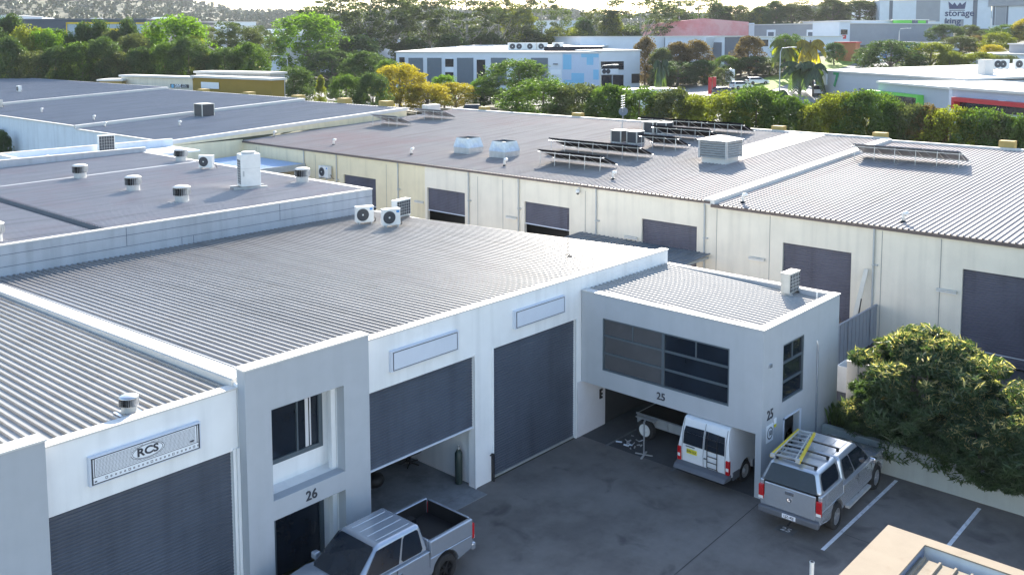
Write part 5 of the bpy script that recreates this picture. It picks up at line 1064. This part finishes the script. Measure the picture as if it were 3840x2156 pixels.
def uat(F, px, py, v=0):             # u along the facade where a sight line meets it
    o = F @ Vector((0, v, 0)); n = (F.to_3x3() @ Vector((0, 1, 0))); d = ray(px, py); p = CAM+d*((o-CAM).dot(n)/d.dot(n)); return (F.inverted() @ p).x, p.z
def prect(t, F, name, px0, py0, px1, py1, m, **k):
    u0, z1 = uat(F, px0, py0); u1, z0 = uat(F, px1, py1); return rect(t, F, name, min(u0, u1), max(u0, u1), min(z0, z1), max(z0, z1), m, **k)
M['cladding'] = mat('cladding_blue_white', (.64, .68, .74), .7, .04, .5)
M['dkgrey'] = mat('dark_grey_panel', (.14, .155, .19), .7, .05, .5); M['midgrey'] = mat('mid_grey_panel', (.30, .31, .34), .7, .05, .5)
M['redshed'] = mat('red_brick_paint', (.62, .20, .20), .8, .12, .25, dirt=(.66, .36, .36), dscale=.12, dth=.5)
M['lime'] = mat('lime', (.14, .55, .07), .6, .03); M['redtrim'] = mat('red_trim', (.55, .02, .03), .5, .03); M['ygold'] = mat('gold_trim', (.65, .45, .02), .6)
M['skyb'] = mat('mural_blue', (.22, .50, .72), .7, .03); M['skyb2'] = mat('mural_pale', (.50, .58, .72), .7, .03); M['sdoor'] = mat('unit_door', (.105, .14, .175), .6, .05, 1)
M['navy'] = mat('navy', (.015, .035, .12), .6)
# blue and white units
A = aw(1485, 200, 212); B_ = aw(2108, 200, 201)
t, F, ln = facade('industrial_units', 'long white industrial units with blue grey roller doors and a pale blue mural end', 'warehouse', A, B_, 55, 10.9, 'cladding', roof='cap', zbot=1.0, zr=12.0)
for a, b in ((1532, 1588), (1602, 1657), (1714, 1776), (1841, 1900), (1992, 2055)): prect(t, F, 'roller_door', a, 218, b, 322, 'sdoor')
for a, b, c, d in ((1670, 222, 1701, 252), (1670, 272, 1701, 300), (1788, 225, 1820, 305)): prect(t, F, 'shop_window', a, c-1000 if 0 else b, c, d, 'glass')
prect(t, F, 'sign_panel', 1670, 252, 1701, 271, 'signw'); prect(t, F, 'sign_panel', 2065, 262, 2103, 281, 'signw'); prect(t, F, 'light_bar', 2076, 239, 2092, 243, 'dkgrey', th=.4); prect(t, F, 'light_bar', 1498, 216, 1518, 240, 'black')
C_ = aw(2247, 200, 196); t2, F2, l2 = facade('mural_wall_block', 'pale blue end block painted with a patchwork mural', 'building', B_, C_, 12, 10.95, 'skyb2', zbot=1.0)
for a, b, c, d in ((2112, 205, 2143, 262), (2143, 275, 2190, 336), (2180, 203, 2245, 217), (2200, 215, 2225, 245), (2225, 262, 2245, 300), (2112, 300, 2143, 336)): prect(t2, F2, 'mural_patch', a, b, c, d, 'skyb', out=.0, th=.03)
D_ = aw(2400, 200, 200); t3, F3, l3 = facade('shop_building', 'white shop front with dark glazing and a shop sign beside the mural block', 'building', C_, D_, 16, 11.3, 'cladding', zbot=1.0)
for z_ in ((2253, 232, 2338, 246), (2253, 248, 2338, 262), (2253, 283, 2293, 333), (2297, 283, 2337, 328), (2368, 278, 2398, 312)): prect(t3, F3, 'window', *z_, 'glass')
prect(t3, F3, 'sign_panel', 2250, 260, 2316, 279, 'signw', out=.3)
u0, zc_ = uat(F3, 2262, 269); mb = MB(); mb.M = F3; mb.lathe((u0, -.42, zc_), [(.5, 0), (.5, -.03)], 16, axis='y'); u1, _ = uat(F3, 2277, 269); mb.lathe((u1, -.42, zc_), [(.5, 0), (.5, -.03)], 16, axis='y'); P('sign_mark', mb, M['letter'], t3)
for k, px in enumerate((1925, 1950, 1990, 2032, 2092)): q = aw(px, 183, 215); condenser('air_conditioner', 'white box on the long units roof, %s of five' % ('first' if k == 0 else ORD[k]), (q.x, q.y, 11.3), rad(-40), w=2.4, d=1.8, h=1.6, feet=.1, group='boxes on the units roof')
q0, q1 = aw(2010, 200, 204), aw(2225, 190, 204); mb = MB()
t = thing('solar_array', 'row of dark tilted solar panels on the roof above the mural', 'solar panels', (q0.x, q0.y, 11.2))
for k in range(6):
    p = aw(2040+k*32, 200, 203+k*1.0); mb = MB(); d = RT*3.6; n = Vector((FW.x, FW.y, 0))*1.6; b = Vector((p.x, p.y, 11.25)); mb.hexa([b, b+d, b+d+n+Vector((0, 0, .9)), b+n+Vector((0, 0, .9)), b+Vector((0, 0, .06)), b+d+Vector((0, 0, .06)), b+d+n+Vector((0, 0, .96)), b+n+Vector((0, 0, .96))]); P('panel', mb, M['solar'], t)
# white shed and dark fronted unit behind
t, F, ln = facade('white_shed', 'low pitched plain white shed behind the units', 'warehouse', aw(2177, 140, 248), aw(2492, 140, 252), 40, 14.3, 'cladding', zbot=3)
t, F, ln = facade('white_shed', 'white shed with a slanted entry fin and dark door below the red shed', 'warehouse', aw(2494, 140, 250), aw(2718, 140, 232), 45, 14.2, 'cladding', zbot=3)
prect(t, F, 'roller_door', 2670, 160, 2706, 232, 'dkgrey')
mb = MB(); mb.M = F; u, z_ = uat(F, 2650, 150); mb.hexa([(u, -3, z_-8), (u+.8, -3, z_-8), (u+.8, 0, z_-8), (u, 0, z_-8), (u+2.2, -3, z_+.6), (u+3.0, -3, z_+.6), (u+3.0, 0, z_+.6), (u+2.2, 0, z_+.6)]); P('entry_fin', mb, M['cladding'], t)
for k in range(5): prect(t, F, 'louvre', 2648, 156+k*8, 2664, 159+k*8, 'dkgrey', out=.5)
t, F, ln = facade('dark_unit', 'dark grey fronted unit right of the white shed', 'warehouse', aw(2718, 140, 232), aw(2810, 140, 236), 30, 14.3, 'dkgrey', zbot=3)
t, F, ln = facade('white_unit', 'white unit behind the reddish tree right of the dark unit', 'warehouse', aw(2810, 140, 238), aw(2960, 140, 240), 30, 14.1, 'cladding', zbot=3); prect(t, F, 'window', 2846, 150, 2880, 175, 'glass')
# red shed
A, B_, C_ = aw(2476, 88, 300), aw(2640, 70, 302), aw(2808, 84, 300)
t = thing('red_shed', 'large shed with a weathered red gable wall and grey side', 'warehouse', (B_.x, B_.y, 8)); d = (C_-A).normalized(); mb = MB(); dp = Vector((FW.x, FW.y, 0))*45
pts = [Vector((p.x, p.y, z)) for p, z in ((A, 6), (C_, 6), (C_, C_.z), (B_, B_.z), (A, A.z))]; i = [mb.P(p) for p in pts]; j = [mb.P(p+dp) for p in pts]; mb.f += [i, j[::-1]]+[[i[k], i[(k+1) % 5], j[(k+1) % 5], j[k]] for k in range(5)]; mb.m += [0]*7; P('gable_wall', mb, M['redshed'], t)
t, F, ln = facade('grey_shed', 'long grey shed with white door surrounds right of the red gable', 'warehouse', C_, aw(3147, 88, 268), 50, aw(3147, 90, 268).z, 'midgrey', zbot=6)
prect(t, F, 'white_strip', 2809, 88, 2828, 140, 'cladding', out=0)
for a, b in ((2876, 2908), (3026, 3063), (3112, 3146)): prect(t, F, 'door_surround', a, 113, b, 165, 'signw'); prect(t, F, 'roller_door', a+6, 122, b-6, 165, 'dkgrey', out=.15)
t, F, ln = facade('corner_block', 'narrow white block with a red sign at the end of the grey shed', 'building', aw(3148, 88, 266), aw(3188, 88, 268), 10, aw(3148, 84, 266).z, 'cladding', zbot=6)
prect(t, F, 'window', 3153, 112, 3177, 131, 'glass'); prect(t, F, 'red_sign', 3158, 133, 3172, 147, 'redtrim')
t, F, ln = facade('white_units', 'row of white units with grey doors left of the green office', 'warehouse', aw(3188, 78, 300), aw(3350, 78, 305), 25, aw(3188, 80, 300).z, 'cladding', zbot=8)
for a, b in ((3195, 3230), (3234, 3278), (3295, 3340)): prect(t, F, 'roller_door', a, 96, b, 128, 'midgrey' if a > 3200 else 'dkgrey')
t, F, ln = facade('green_office', 'lime green framed office box with a long dark window', 'building', aw(3350, 78, 302), aw(3432, 78, 300), 15, aw(3350, 77, 302).z, 'lime', zbot=8)
prect(t, F, 'window', 3363, 95, 3418, 115, 'glass'); prect(t, F, 'side_window', 3350, 124, 3430, 160, 'dkgrey', out=0)
t, F, ln = facade('green_office', 'narrow dark blue office with green window surrounds', 'building', aw(3433, 78, 299), aw(3480, 78, 301), 12, aw(3433, 77, 300).z, 'dkgrey', zbot=8)
prect(t, F, 'window_surround', 3442, 78, 3470, 118, 'lime'); prect(t, F, 'window', 3443, 96, 3467, 116, 'glass', out=.15)
t, F, ln = facade('white_office', 'small white office with two narrow windows right of the green office', 'building', aw(3481, 82, 302), aw(3505, 82, 302), 12, aw(3481, 82, 302).z, 'cladding', zbot=8); prect(t, F, 'window', 3483, 96, 3493, 119, 'glass')
# self storage building
zt_ = aw(3500, 3, 350).z
t, F, ln = facade('storage_building', 'big white and grey storage building with a crown logo reading storage king', 'warehouse', aw(3300, 10, 352), aw(3720, 0, 345), 60, zt_, 'cladding', zbot=10)
prect(t, F, 'grey_panel', 3437, -1, 3523, 82, 'midgrey', out=0, th=.1)
for a, b in ((3336, 3346), (3650, 3662)): prect(t, F, 'glazing_strip', a, 0, b, 100 if a > 3400 else 78, 'dkgrey')
prect(t, F, 'entrance', 3541, 74, 3612, 110, 'midgrey')
u, z_ = uat(F, 3598, 45); wm = F @ Matrix.Translation((u, -.12, z_-.6)) @ Matrix.Rotation(PI/2, 4, 'X')
PT('lettering', 'storage', 3.4, wm, M['navy'], t, ext=.03, off=.05); wm = F @ Matrix.Translation((u-2.2, -.12, z_-3.6)) @ Matrix.Rotation(PI/2, 4, 'X'); PT('lettering', 'king', 3.4, wm, M['navy'], t, ext=.03, off=.05)
u, z_ = uat(F, 3589, 26); mb = MB(); mb.M = F; w_ = 2.7
for a, b in (((-w_, .0), (-w_*1.15, 2.6)), ((-w_*.33, 0), (-w_*.45, 2.2)), ((w_*.33, 0), (w_*.45, 2.2)), ((w_, 0), (w_*1.15, 2.6))): pass
pts = [(-w_, -.9), (w_, -.9), (w_*1.15, 1.9), (w_*.6, .6), (w_*.35, 1.5), (0, .2), (-w_*.35, 1.5), (-w_*.6, .6), (-w_*1.15, 1.9)]
mb.poly([(u+a, -.12, z_+b) for a, b in pts]); mb.box(u-w_, -.14, z_-1.5, u+w_, -.1, z_-1.25); P('crown_logo', mb, M['navy'], t)
t, F, ln = facade('storage_wing', 'right wing of the storage building with grey top and panels', 'warehouse', aw(3721, 0, 345), aw(3900, 0, 338), 60, zt_+.5, 'cladding', zbot=10)
prect(t, F, 'roof_band', 3708, -6, 3899, 22, 'midgrey', out=.6)
for a, b, m_ in ((3725, 3729, 'dkgrey'), (3735, 3770, 'midgrey'), (3775, 3779, 'dkgrey')): prect(t, F, 'panel', a, 24, b, 96, m_)
# building 7
A, B_ = aw(3082, 268, 165), aw(3622, 287, 128)
t, F, ln = facade('building_seven', 'pale grey building with a green number 7, white roof and a green framed window', 'building', A, B_, 60, A.z, mat('pale_grey', (.46, .48, .52), .75, .03, .5), zbot=1, zr=A.z+1.3)
u, z_ = uat(F, 3136, 301); PT('number', '7', 2.0*1.7, F @ Matrix.Translation((u, -.1, z_)) @ Matrix.Rotation(PI/2, 4, 'X'), mat('green_number', (.02, .30, .12), .6), t, ext=.03, off=.12)
prect(t, F, 'shadowed_bay', 3222, 332, 3290, 378, 'dkgrey'); q = uat(F, 3082, 290)
rect(t, F, 'corner_box', q[0]+.3, q[0]+1.9, q[1]-1.3, q[1]+.6, 'signw', out=0, th=.3)
mb = MB(); mb.M = F; u, z_ = uat(F, 3495, 268); mb.box(u-.8, 8, z_-2, u+.8, 9.4, z_+1.6); P('chimney', mb, M['cap'], t)
A2, B2 = aw(3295, 312, 128), aw(3560, 325, 112)
t, F, ln = facade('window_bay', 'projecting bay with bright green frame round dark glazing at building 7', 'building', A2, B2, 16, A2.z, mat('pale_grey2', (.42, .45, .50), .75, .03, .5), zbot=1)
prect(t, F, 'glazing', 3300, 350, 3458, 412, 'glass')
mb = MB(); mb.M = F; u0, z1 = uat(F, 3268, 340); u1, z0 = uat(F, 3458, 410); mb.box(u0, -.9, z1-.25, u1+.3, -.05, z1+.1); mb.box(u1, -.9, z0, u1+.35, -.05, z1-.25); P('green_frame', mb, M['lime'], t)
for k in range(1, 6): u = u0+(u1-u0)*(k/6); rect(t, F, 'mullion', u, u+.08, z0, z1-.3, 'dkgrey', out=.12)
A3, B3_ = aw(3572, 335, 104), aw(3900, 352, 92)
t, F, ln = facade('window_bay', 'projecting bay with bright red frame round dark glazing at the right edge', 'building', A3, B3_, 20, A3.z, mat('pale_blue', (.44, .50, .60), .75, .03, .5), zbot=1)
mb = MB(); mb.M = F; u0, z1 = uat(F, 3594, 368); u1, z0 = uat(F, 3895, 440); mb.box(u0, -.9, z1-.35, u1, -.05, z1+.1); mb.box(u0, -.9, z0, u0+.45, -.05, z1-.35); P('red_frame', mb, M['redtrim'], t)
rect(t, F, 'glazing', u0+.45, u1, z0, z1-.35, 'glass', out=.1); q = uat(F, 3765, 387); rect(t, F, 'notice', q[0]-.5, q[0]+.5, q[1]-.2, q[1]+.25, 'signw', out=.2)
for k, px in enumerate((3505, 3518, 3545, 3565, 3547)):
    q = ax(px, 320, 95); pp = aw(px, 330, 118); tt = thing('downpipe', 'pale grey pipe between the green and red window bays, %s of five' % ('first' if k == 0 else ORD[k]), 'pipe', (pp.x, pp.y, 1.5), 0, 'pipes between the window bays'); mb = MB(); mb.tube([(0, 0, 0), (0, 0, pp.z-2.2+.4*(k % 2)), (.3, .3, pp.z-1.5)], .09, 6); mb.build('pipe_body', M['cap_dull'], tt)
for k, (px, py) in enumerate(((3710, 286), (3740, 286), (3760, 272), (3820, 285))): q = aw(px, py, 145); condenser('air_conditioner', 'white roof air conditioner on building 7, %s of four' % ('first' if k == 0 else ORD[k]), (q.x, q.y, 9.1), rad(-45), w=1.6, d=.8, h=1.4, group='air conditioners on building 7')
# low buildings at the right edge
t, F, ln = facade('low_building', 'low white building with a grey upper part at the right edge', 'building', aw(3625, 205, 200), aw(3900, 208, 190), 25, aw(3700, 206, 196).z, 'cladding'); t, F, ln = facade('grey_upper_room', 'grey plant room with a white pitched roof at the right edge', 'building', aw(3785, 170, 200), aw(3900, 170, 192), 12, aw(3800, 168, 198).z, 'midgrey')
t, F, ln = facade('blue_container', 'grey and blue storage container behind the large dark tree', 'container', aw(3370, 165, 225), aw(3412, 165, 228), 3, aw(3380, 163, 225).z, 'midgrey'); t, F, ln = facade('blue_container', 'bright blue container end behind the large dark tree', 'container', aw(3414, 163, 226), aw(3450, 160, 228), 9, aw(3430, 162, 226).z, mat('container_blue', (.08, .24, .55), .6, .06, .5))
t, F, ln = facade('white_container', 'white shed roof between the bright shrubs on the slope', 'shed', aw(3540, 165, 250), aw(3600, 165, 252), 8, aw(3560, 163, 250).z, 'cladding')
t, F, ln = facade('orange_container', 'rusty orange container on the slope by the stacked pallets', 'container', aw(3134, 162, 225), aw(3209, 163, 222), 3, aw(3150, 162, 224).z, mat('rust', (.42, .15, .06), .8, .15, .4), roof='redtrim')
pl = None
for k in range(16):
    q = atg(3225+9*(k % 8), 224+3*(k//8)); q.z += .6+1.0*(k//8)*1
    lab = 'white wrapped pallet in the stacked yard beside the orange container'
    if pl is None: pl = thing('pallet', lab, 'pallet', q, .4, 'wrapped pallets beside the orange container'); mb = MB(); mb.box(-.8, -.8, -.6, .8, .8, .8); mb.build('load', M['signw'], pl, bevel=.1); mb = MB(); mb.box(-.9, -.9, -.75, .9, .9, -.6); mb.build('base', M['wood'], pl)
    else: dup(pl, q, .4+.3*(k % 3))
# left: dark building with yellow frame
t, F, ln = facade('dark_warehouse', 'large dark blue grey warehouse with a thin yellow framed glass front at the left', 'warehouse', aw(-200, 73, 262), aw(548, 80, 262), 60, aw(200, 75, 262).z, mat('slate', (.055, .075, .11), .7, .05, .3), roof='dkgrey', zbot=2)
prect(t, F, 'glass_front', 252, 88, 497, 140, mat('pale_glass', (.30, .38, .46), .3)); prect(t, F, 'glass_front', 511, 88, 544, 126, mat('pale_glass', (.3, .3, .3)))
for a in ((249, 85, 497, 91), (249, 85, 256, 150), (511, 86, 545, 91)): prect(t, F, 'yellow_frame', *a, 'ygold', out=.3)
prect(t, F, 'yellow_sign', 290, 108, 450, 121, 'ygold', out=.3)
t, F, ln = facade('white_block', 'plain white block above the dark warehouse at the left edge', 'building', aw(-100, 60, 300), aw(42, 60, 300), 20, aw(0, 60, 300).z, 'cladding')
for k, (a, b, py, d) in enumerate(((548, 640, 108, 330), (600, 720, 98, 380), (700, 860, 112, 330), (760, 960, 84, 420), (860, 960, 100, 350), (1190, 1330, 112, 330), (1270, 1420, 125, 300), (1540, 1620, 150, 300), (2108, 2180, 78, 400))):
    facade('far_shed', 'low white shed far off among the trees, %s of nine' % ('first' if k == 0 else ORD[k]), 'shed', aw(a, py, d), aw(b, py, d+6), 30, aw((a+b)//2, py, d).z, 'cladding', group='far white sheds among the trees')
t, F, ln = facade('white_unit', 'white unit with a framed dark picture sign above its dark door', 'building', aw(978, 142, 265), aw(1046, 142, 262), 14, aw(1010, 140, 264).z, 'cladding'); prect(t, F, 'sign_panel', 996, 150, 1018, 166, 'navy'); prect(t, F, 'roller_door', 993, 172, 1023, 198, 'dkgrey')
# mustard building
mus = M['mustard']; A, B_ = aw(722, 291, 128), aw(1018, 283, 118)
t, F, ln = facade('mustard_building', 'mustard coloured building with a blank white sign behind the grey roofs', 'building', A, B_, 2, A.z, mus, zbot=1); prect(t, F, 'blank_sign', 756, 308, 823, 335, 'signw')
t, F, ln = facade('upper_parapet', 'blue grey metal upstand on the mustard building', 'parapet', aw(735, 274, 132), aw(1012, 289, 126), 3, aw(735, 274, 132).z, 'blue_tilt', zbot=6)
A, B_ = aw(455, 302, 136), aw(722, 296, 128)
t, F, ln = facade('cream_wing', 'cream wall with a dark banner lettered DIVE behind the grey roofs', 'building', A, B_, 2, B_.z, 'cream', zbot=1); prect(t, F, 'banner', 641, 316, 709, 331, 'letter')
u, z_ = uat(F, 670, 324); PT('lettering', 'DIVE', .62, F @ Matrix.Translation((u, -.13, z_)) @ Matrix.Rotation(PI/2, 4, 'X'), M['signw'], t, ext=.01, off=.02); u, z_ = uat(F, 694, 321); PT('lettering', 'GYM &', .26, F @ Matrix.Translation((u, -.13, z_)) @ Matrix.Rotation(PI/2, 4, 'X'), M['signw'], t, ext=.01); u, z_ = uat(F, 694, 327); PT('lettering', 'Movement', .24, F @ Matrix.Translation((u, -.13, z_)) @ Matrix.Rotation(PI/2, 4, 'X'), M['signw'], t, ext=.01)
u, z_ = uat(F, 650, 324); mb = MB(); mb.M = F; mb.lathe((u, -.12, z_), [(.28, 0), (.28, -.02)], 14, axis='y'); P('banner_mark', mb, M['skyb'], t)
t, F, ln = facade('yellow_hip', 'low sandy yellow wall at the far corner of the grey roofs', 'wall', aw(372, 308, 134), aw(455, 303, 134), 4, aw(410, 305, 134).z, 'pier', zbot=4)
# roads
drape('street', [(74, -30), (80, 20), (88, 60), (98, 95), (110, 140), (120, 200)], 11, M['road'])
drape('side_road', [tuple(atg(2700, 118)[:2]), tuple(atg(2850, 150)[:2]), tuple(atg(2990, 178)[:2]), tuple(atg(3150, 205)[:2]), tuple(atg(3290, 240)[:2]), tuple(atg(3500, 300)[:2])], 14, M['road'], .1)
drape('yard', [tuple(atg(1500, 188)[:2]), tuple(atg(2100, 172)[:2]), tuple(atg(2700, 185)[:2])], 34, M['road'], .04)
drape('grass_verge', [tuple(atg(2630, 150)[:2]), tuple(atg(2820, 175)[:2]), tuple(atg(3080, 210)[:2]), tuple(atg(3260, 250)[:2])], 8, mat('lawn', (.16, .24, .02), .95, .15, .3), .16)
drape('dry_grass', [tuple(atg(820, 380)[:2]), tuple(atg(1090, 330)[:2])], 60, mat('dry_grass', (.30, .24, .06), .95, .25, .2), .3)
# street lamps
def lamp(px, pyt, d, label, side=1):
    q = aw(px, pyt, d); g = terr(q.x, q.y); t = thing('street_lamp', label, 'street lamp', (q.x, q.y, g), 0, 'street lamps'); h = q.z-g
    mb = MB(); mb.tube([(0, 0, 0), (0, 0, h*.9), (.3*side*RT.x, .3*side*RT.y, h*.98), (2.0*side*RT.x, 2.0*side*RT.y, h)], [.14, .09, .07, .06], 7); mb.build('pole', M['galv'], t)
    mb = MB(); c = Vector((2.3*side*RT.x, 2.3*side*RT.y, h)); mb.box(c.x-.4, c.y-.4, c.z-.08, c.x+.4, c.y+.4, c.z+.05); mb.build('lamp_head', M['acwhite'], t, bevel=.03)
lamp(2927, 178, 165, 'tall street lamp left of the golden palms'); lamp(3373, 107, 230, 'street lamp in front of the lime green office'); lamp(2253, 244, 150, 'street lamp in front of the shop sign'); lamp(1077, 210, 170, 'street lamp beside the big vivid green tree', -1); lamp(2548, -5, 320, 'tall pole standing above the trees left of the red shed')
# cars
def car(name, label, px, d, ang, col, kind='hatch', group='cars parked or driving around the far yards', py=None):
    q = atg(px, d, .1) if py is None else aw(px, py, d)
    t = thing(name, label, 'car', q, ang, group); m = mat('paint_'+'_'.join('%d' % (c*100) for c in col), col, .3, .03, 5, coat=.5)
    H_ = 1.45 if kind == 'hatch' else 1.72
    def w(x, z): return .88*(1-.1*sm(1.4, 2.2, abs(x)))
    prof = [(-2.15, .35), (-2.2, .95), (1.0, .98), (2.0, .8), (2.2, .6), (2.15, .3), (1.75, .3)]+[(1.35+.38*math.cos(PI*k/6), .32+.38*math.sin(PI*k/6)) for k in range(7)]+[(-1.3+.38*math.cos(PI*k/6), .32+.38*math.sin(PI*k/6)) for k in range(7)]
    mb = MB(); prism(mb, prof, w); mb.build('body', m, t, bevel=.05)
    b = [(-2.1, -.82, .95), (1.1, -.82, .95), (1.1, .82, .95), (-2.1, .82, .95)]; tp = [(-1.8, -.62, H_), (.25, -.62, H_), (.25, .62, H_), (-1.8, .62, H_)]
    mb = MB(); mb.hexa(b+tp); mb.build('cabin', m, t, bevel=.06)
    for n_, F_, o_ in (('windscreen', [b[1], b[2], tp[2], tp[1]], (1, 0, .5)), ('rear_window', [b[0], b[3], tp[3], tp[0]], (-1, 0, .3)), ('side_window', [b[0], b[1], tp[1], tp[0]], (0, -1, .3)), ('side_window', [b[3], b[2], tp[2], tp[3]], (0, 1, .3))): pane(n_, F_, RQ(.06, .94, .08, .88), o_, t, M['glass'], .02)
    for s in (-1, 1):
        for x in (-1.3, 1.35): mb = MB(); mb.lathe((x, s*.78, .32), [(.2, -.1), (.32, -.1), (.32, .1), (.2, .1)], 14, axis='y'); wh = mb.build('wheel', M['rubber'], t); mb = MB(); mb.lathe((x, s*.86, .32), [(.2, 0), (.18, s*.02)], 10, axis='y'); mb.build('rim', M['metal'], wh)
        mb = MB(); mb.box(-2.22, min(s*.6, s*.82), .7, -2.14, max(s*.6, s*.82), .88); mb.build('tail_light', M['red'], t)
        mb = MB(); mb.box(1.98, min(s*.55, s*.78), .6, 2.14, max(s*.55, s*.78), .75); mb.build('headlight', M['clear'], t)
    return t
a0 = math.atan2(RT.y, RT.x); WH = (.72, .73, .75); DK = (.02, .022, .03)
car('parked_car', 'black estate car between the golden bushes and the round green tree', 1790, 134, a0+.1, DK, 'suv')
car('parked_car', 'white car half hidden behind the narrow pointed tree', 1190, 140, a0+.1, WH); car('parked_car', 'white car partly hidden right of the narrow pointed tree', 1255, 138, a0, WH); car('parked_car', 'silver car beside the end of the mustard building', 1030, 135, a0, (.4, .44, .5)); car('parked_car', 'white van like car in front of the blue doors by the golden tree', 1595, 175, a0+.9, WH, 'suv')
car('parked_car', 'white sedan at the front right of the sloping car park', 2840, 182, a0+.2, WH); car('parked_car', 'white sedan behind the dark car in the sloping car park', 2780, 176, a0+.4, WH); car('parked_car', 'dark car with roof glass in front of the white sedans', 2715, 168, a0+.5, (.09, .10, .13)); car('parked_car', 'silver car by the dark wall above the red signs', 2668, 205, a0+.7, (.45, .47, .5)); car('parked_car', 'dark car right of the silver car under the trees', 2755, 205, a0+.9, DK)
car('parked_car', 'white car on the road behind the green number building edge', 3070, 165, a0+1.2, WH, 'suv'); car('parked_car', 'orange red car on the road behind the dark palm', 3025, 195, a0+.6, (.45, .08, .03)); car('parked_car', 'dark car parked behind the cream roof near its yellow pier', 3310, 76, a0+.1, DK, 'suv'); car('parked_car', 'blue car glimpsed through the hedge behind the right cream roof', 3545, 70, a0, (.12, .2, .4), 'suv'); car('parked_car', 'white car under the trees in front of the shop office', 2450, 178, a0+1.3, WH)
# truck
q = atg(2440, 128); t = thing('truck', 'white box truck with dark and red lettering seen above the street trees', 'truck', q, a0+.25)
mb = MB(); mb.box(-8.0, -1.3, 1.1, 3.6, 1.3, 4.5); mb.build('box', M['vanw'], t, bevel=.05); mb = MB(); mb.box(-8, -1.32, 4.44, 3.6, -1.3, 4.5); mb.box(3.55, -1.33, 1.1, 3.65, -1.29, 4.5); mb.build('edge_trim', M['redtrim'], t)
mb = MB(); prism(mb, [(3.9, .6), (3.9, 3.2), (5.4, 3.1), (6.0, 2.0), (6.1, .6)], lambda x, z: 1.2); mb.build('cab', M['vanw'], t, bevel=.12); mb = MB(); mb.box(4.3, -1.215, 1.8, 5.4, -1.205, 2.7); mb.build('cab_window', M['glass'], t); mb = MB(); mb.box(-8, -1.1, .6, 5.8, 1.1, 1.1); mb.build('chassis', M['black'], t)
for x in (-6.5, -5.3, 2.5, 5.0): wheel(t, x, -1.1, .5, .3, 'galv', plain=True); wheel(t, x, 1.1, .5, .3, 'galv', plain=True)
text('lettering', 'oca', 1.5, Matrix.Translation((-.6, -1.32, 3.2)) @ Matrix.Rotation(PI/2, 4, 'X'), M['navy'], t, ext=.01, off=.03); text('lettering', 'Frei', 1.5, Matrix.Translation((2.0, -1.32, 3.2)) @ Matrix.Rotation(PI/2, 4, 'X'), M['redtrim'], t, ext=.01, off=.03)
for k, (px, l) in enumerate(((2663, 'left one of two red upright signs on the grass'), (2679, 'right one of two red upright signs on the grass'))):
    q = atg(px, 168); t = thing('red_sign', l, 'sign', q, a0, 'red upright signs'); mb = MB(); mb.box(-.32, -.04, .4, .32, .04, 3.4); mb.build('panel', M['redtrim'], t); mb = MB(); mb.box(-.3, -.03, 0, -.2, .03, .4); mb.box(.2, -.03, 0, .3, .03, .4); mb.build('post', M['galv'], t)
q = atg(2737, 180); t = thing('white_sign', 'plain white board on a post in the sloping car park', 'sign', q, a0); mb = MB(); mb.box(-.9, -.05, 1.2, .9, .05, 3.6); mb.build('panel', M['signw'], t); mb = MB(); mb.box(-.06, -.05, 0, .06, .05, 1.2); mb.build('post', M['galv'], t)
# ------------------------------------------------------------------ air
mb = MB(); mb.box(-1500, -3600, -6, 6500, 6500, 190)
hz = mb.build('haze', []); hz['kind'] = 'stuff'
m = bpy.data.materials.new('haze'); m.use_nodes = True; n = m.node_tree.nodes; n.remove(n['Principled BSDF']); v = n.new('ShaderNodeVolumePrincipled'); v.inputs['Color'].default_value = (.80, .86, .95, 1); v.inputs['Density'].default_value = .00008; v.inputs['Anisotropy'].default_value = .3
m.node_tree.links.new(v.outputs[0], n['Material Output'].inputs['Volume']); hz.data.materials.append(m)
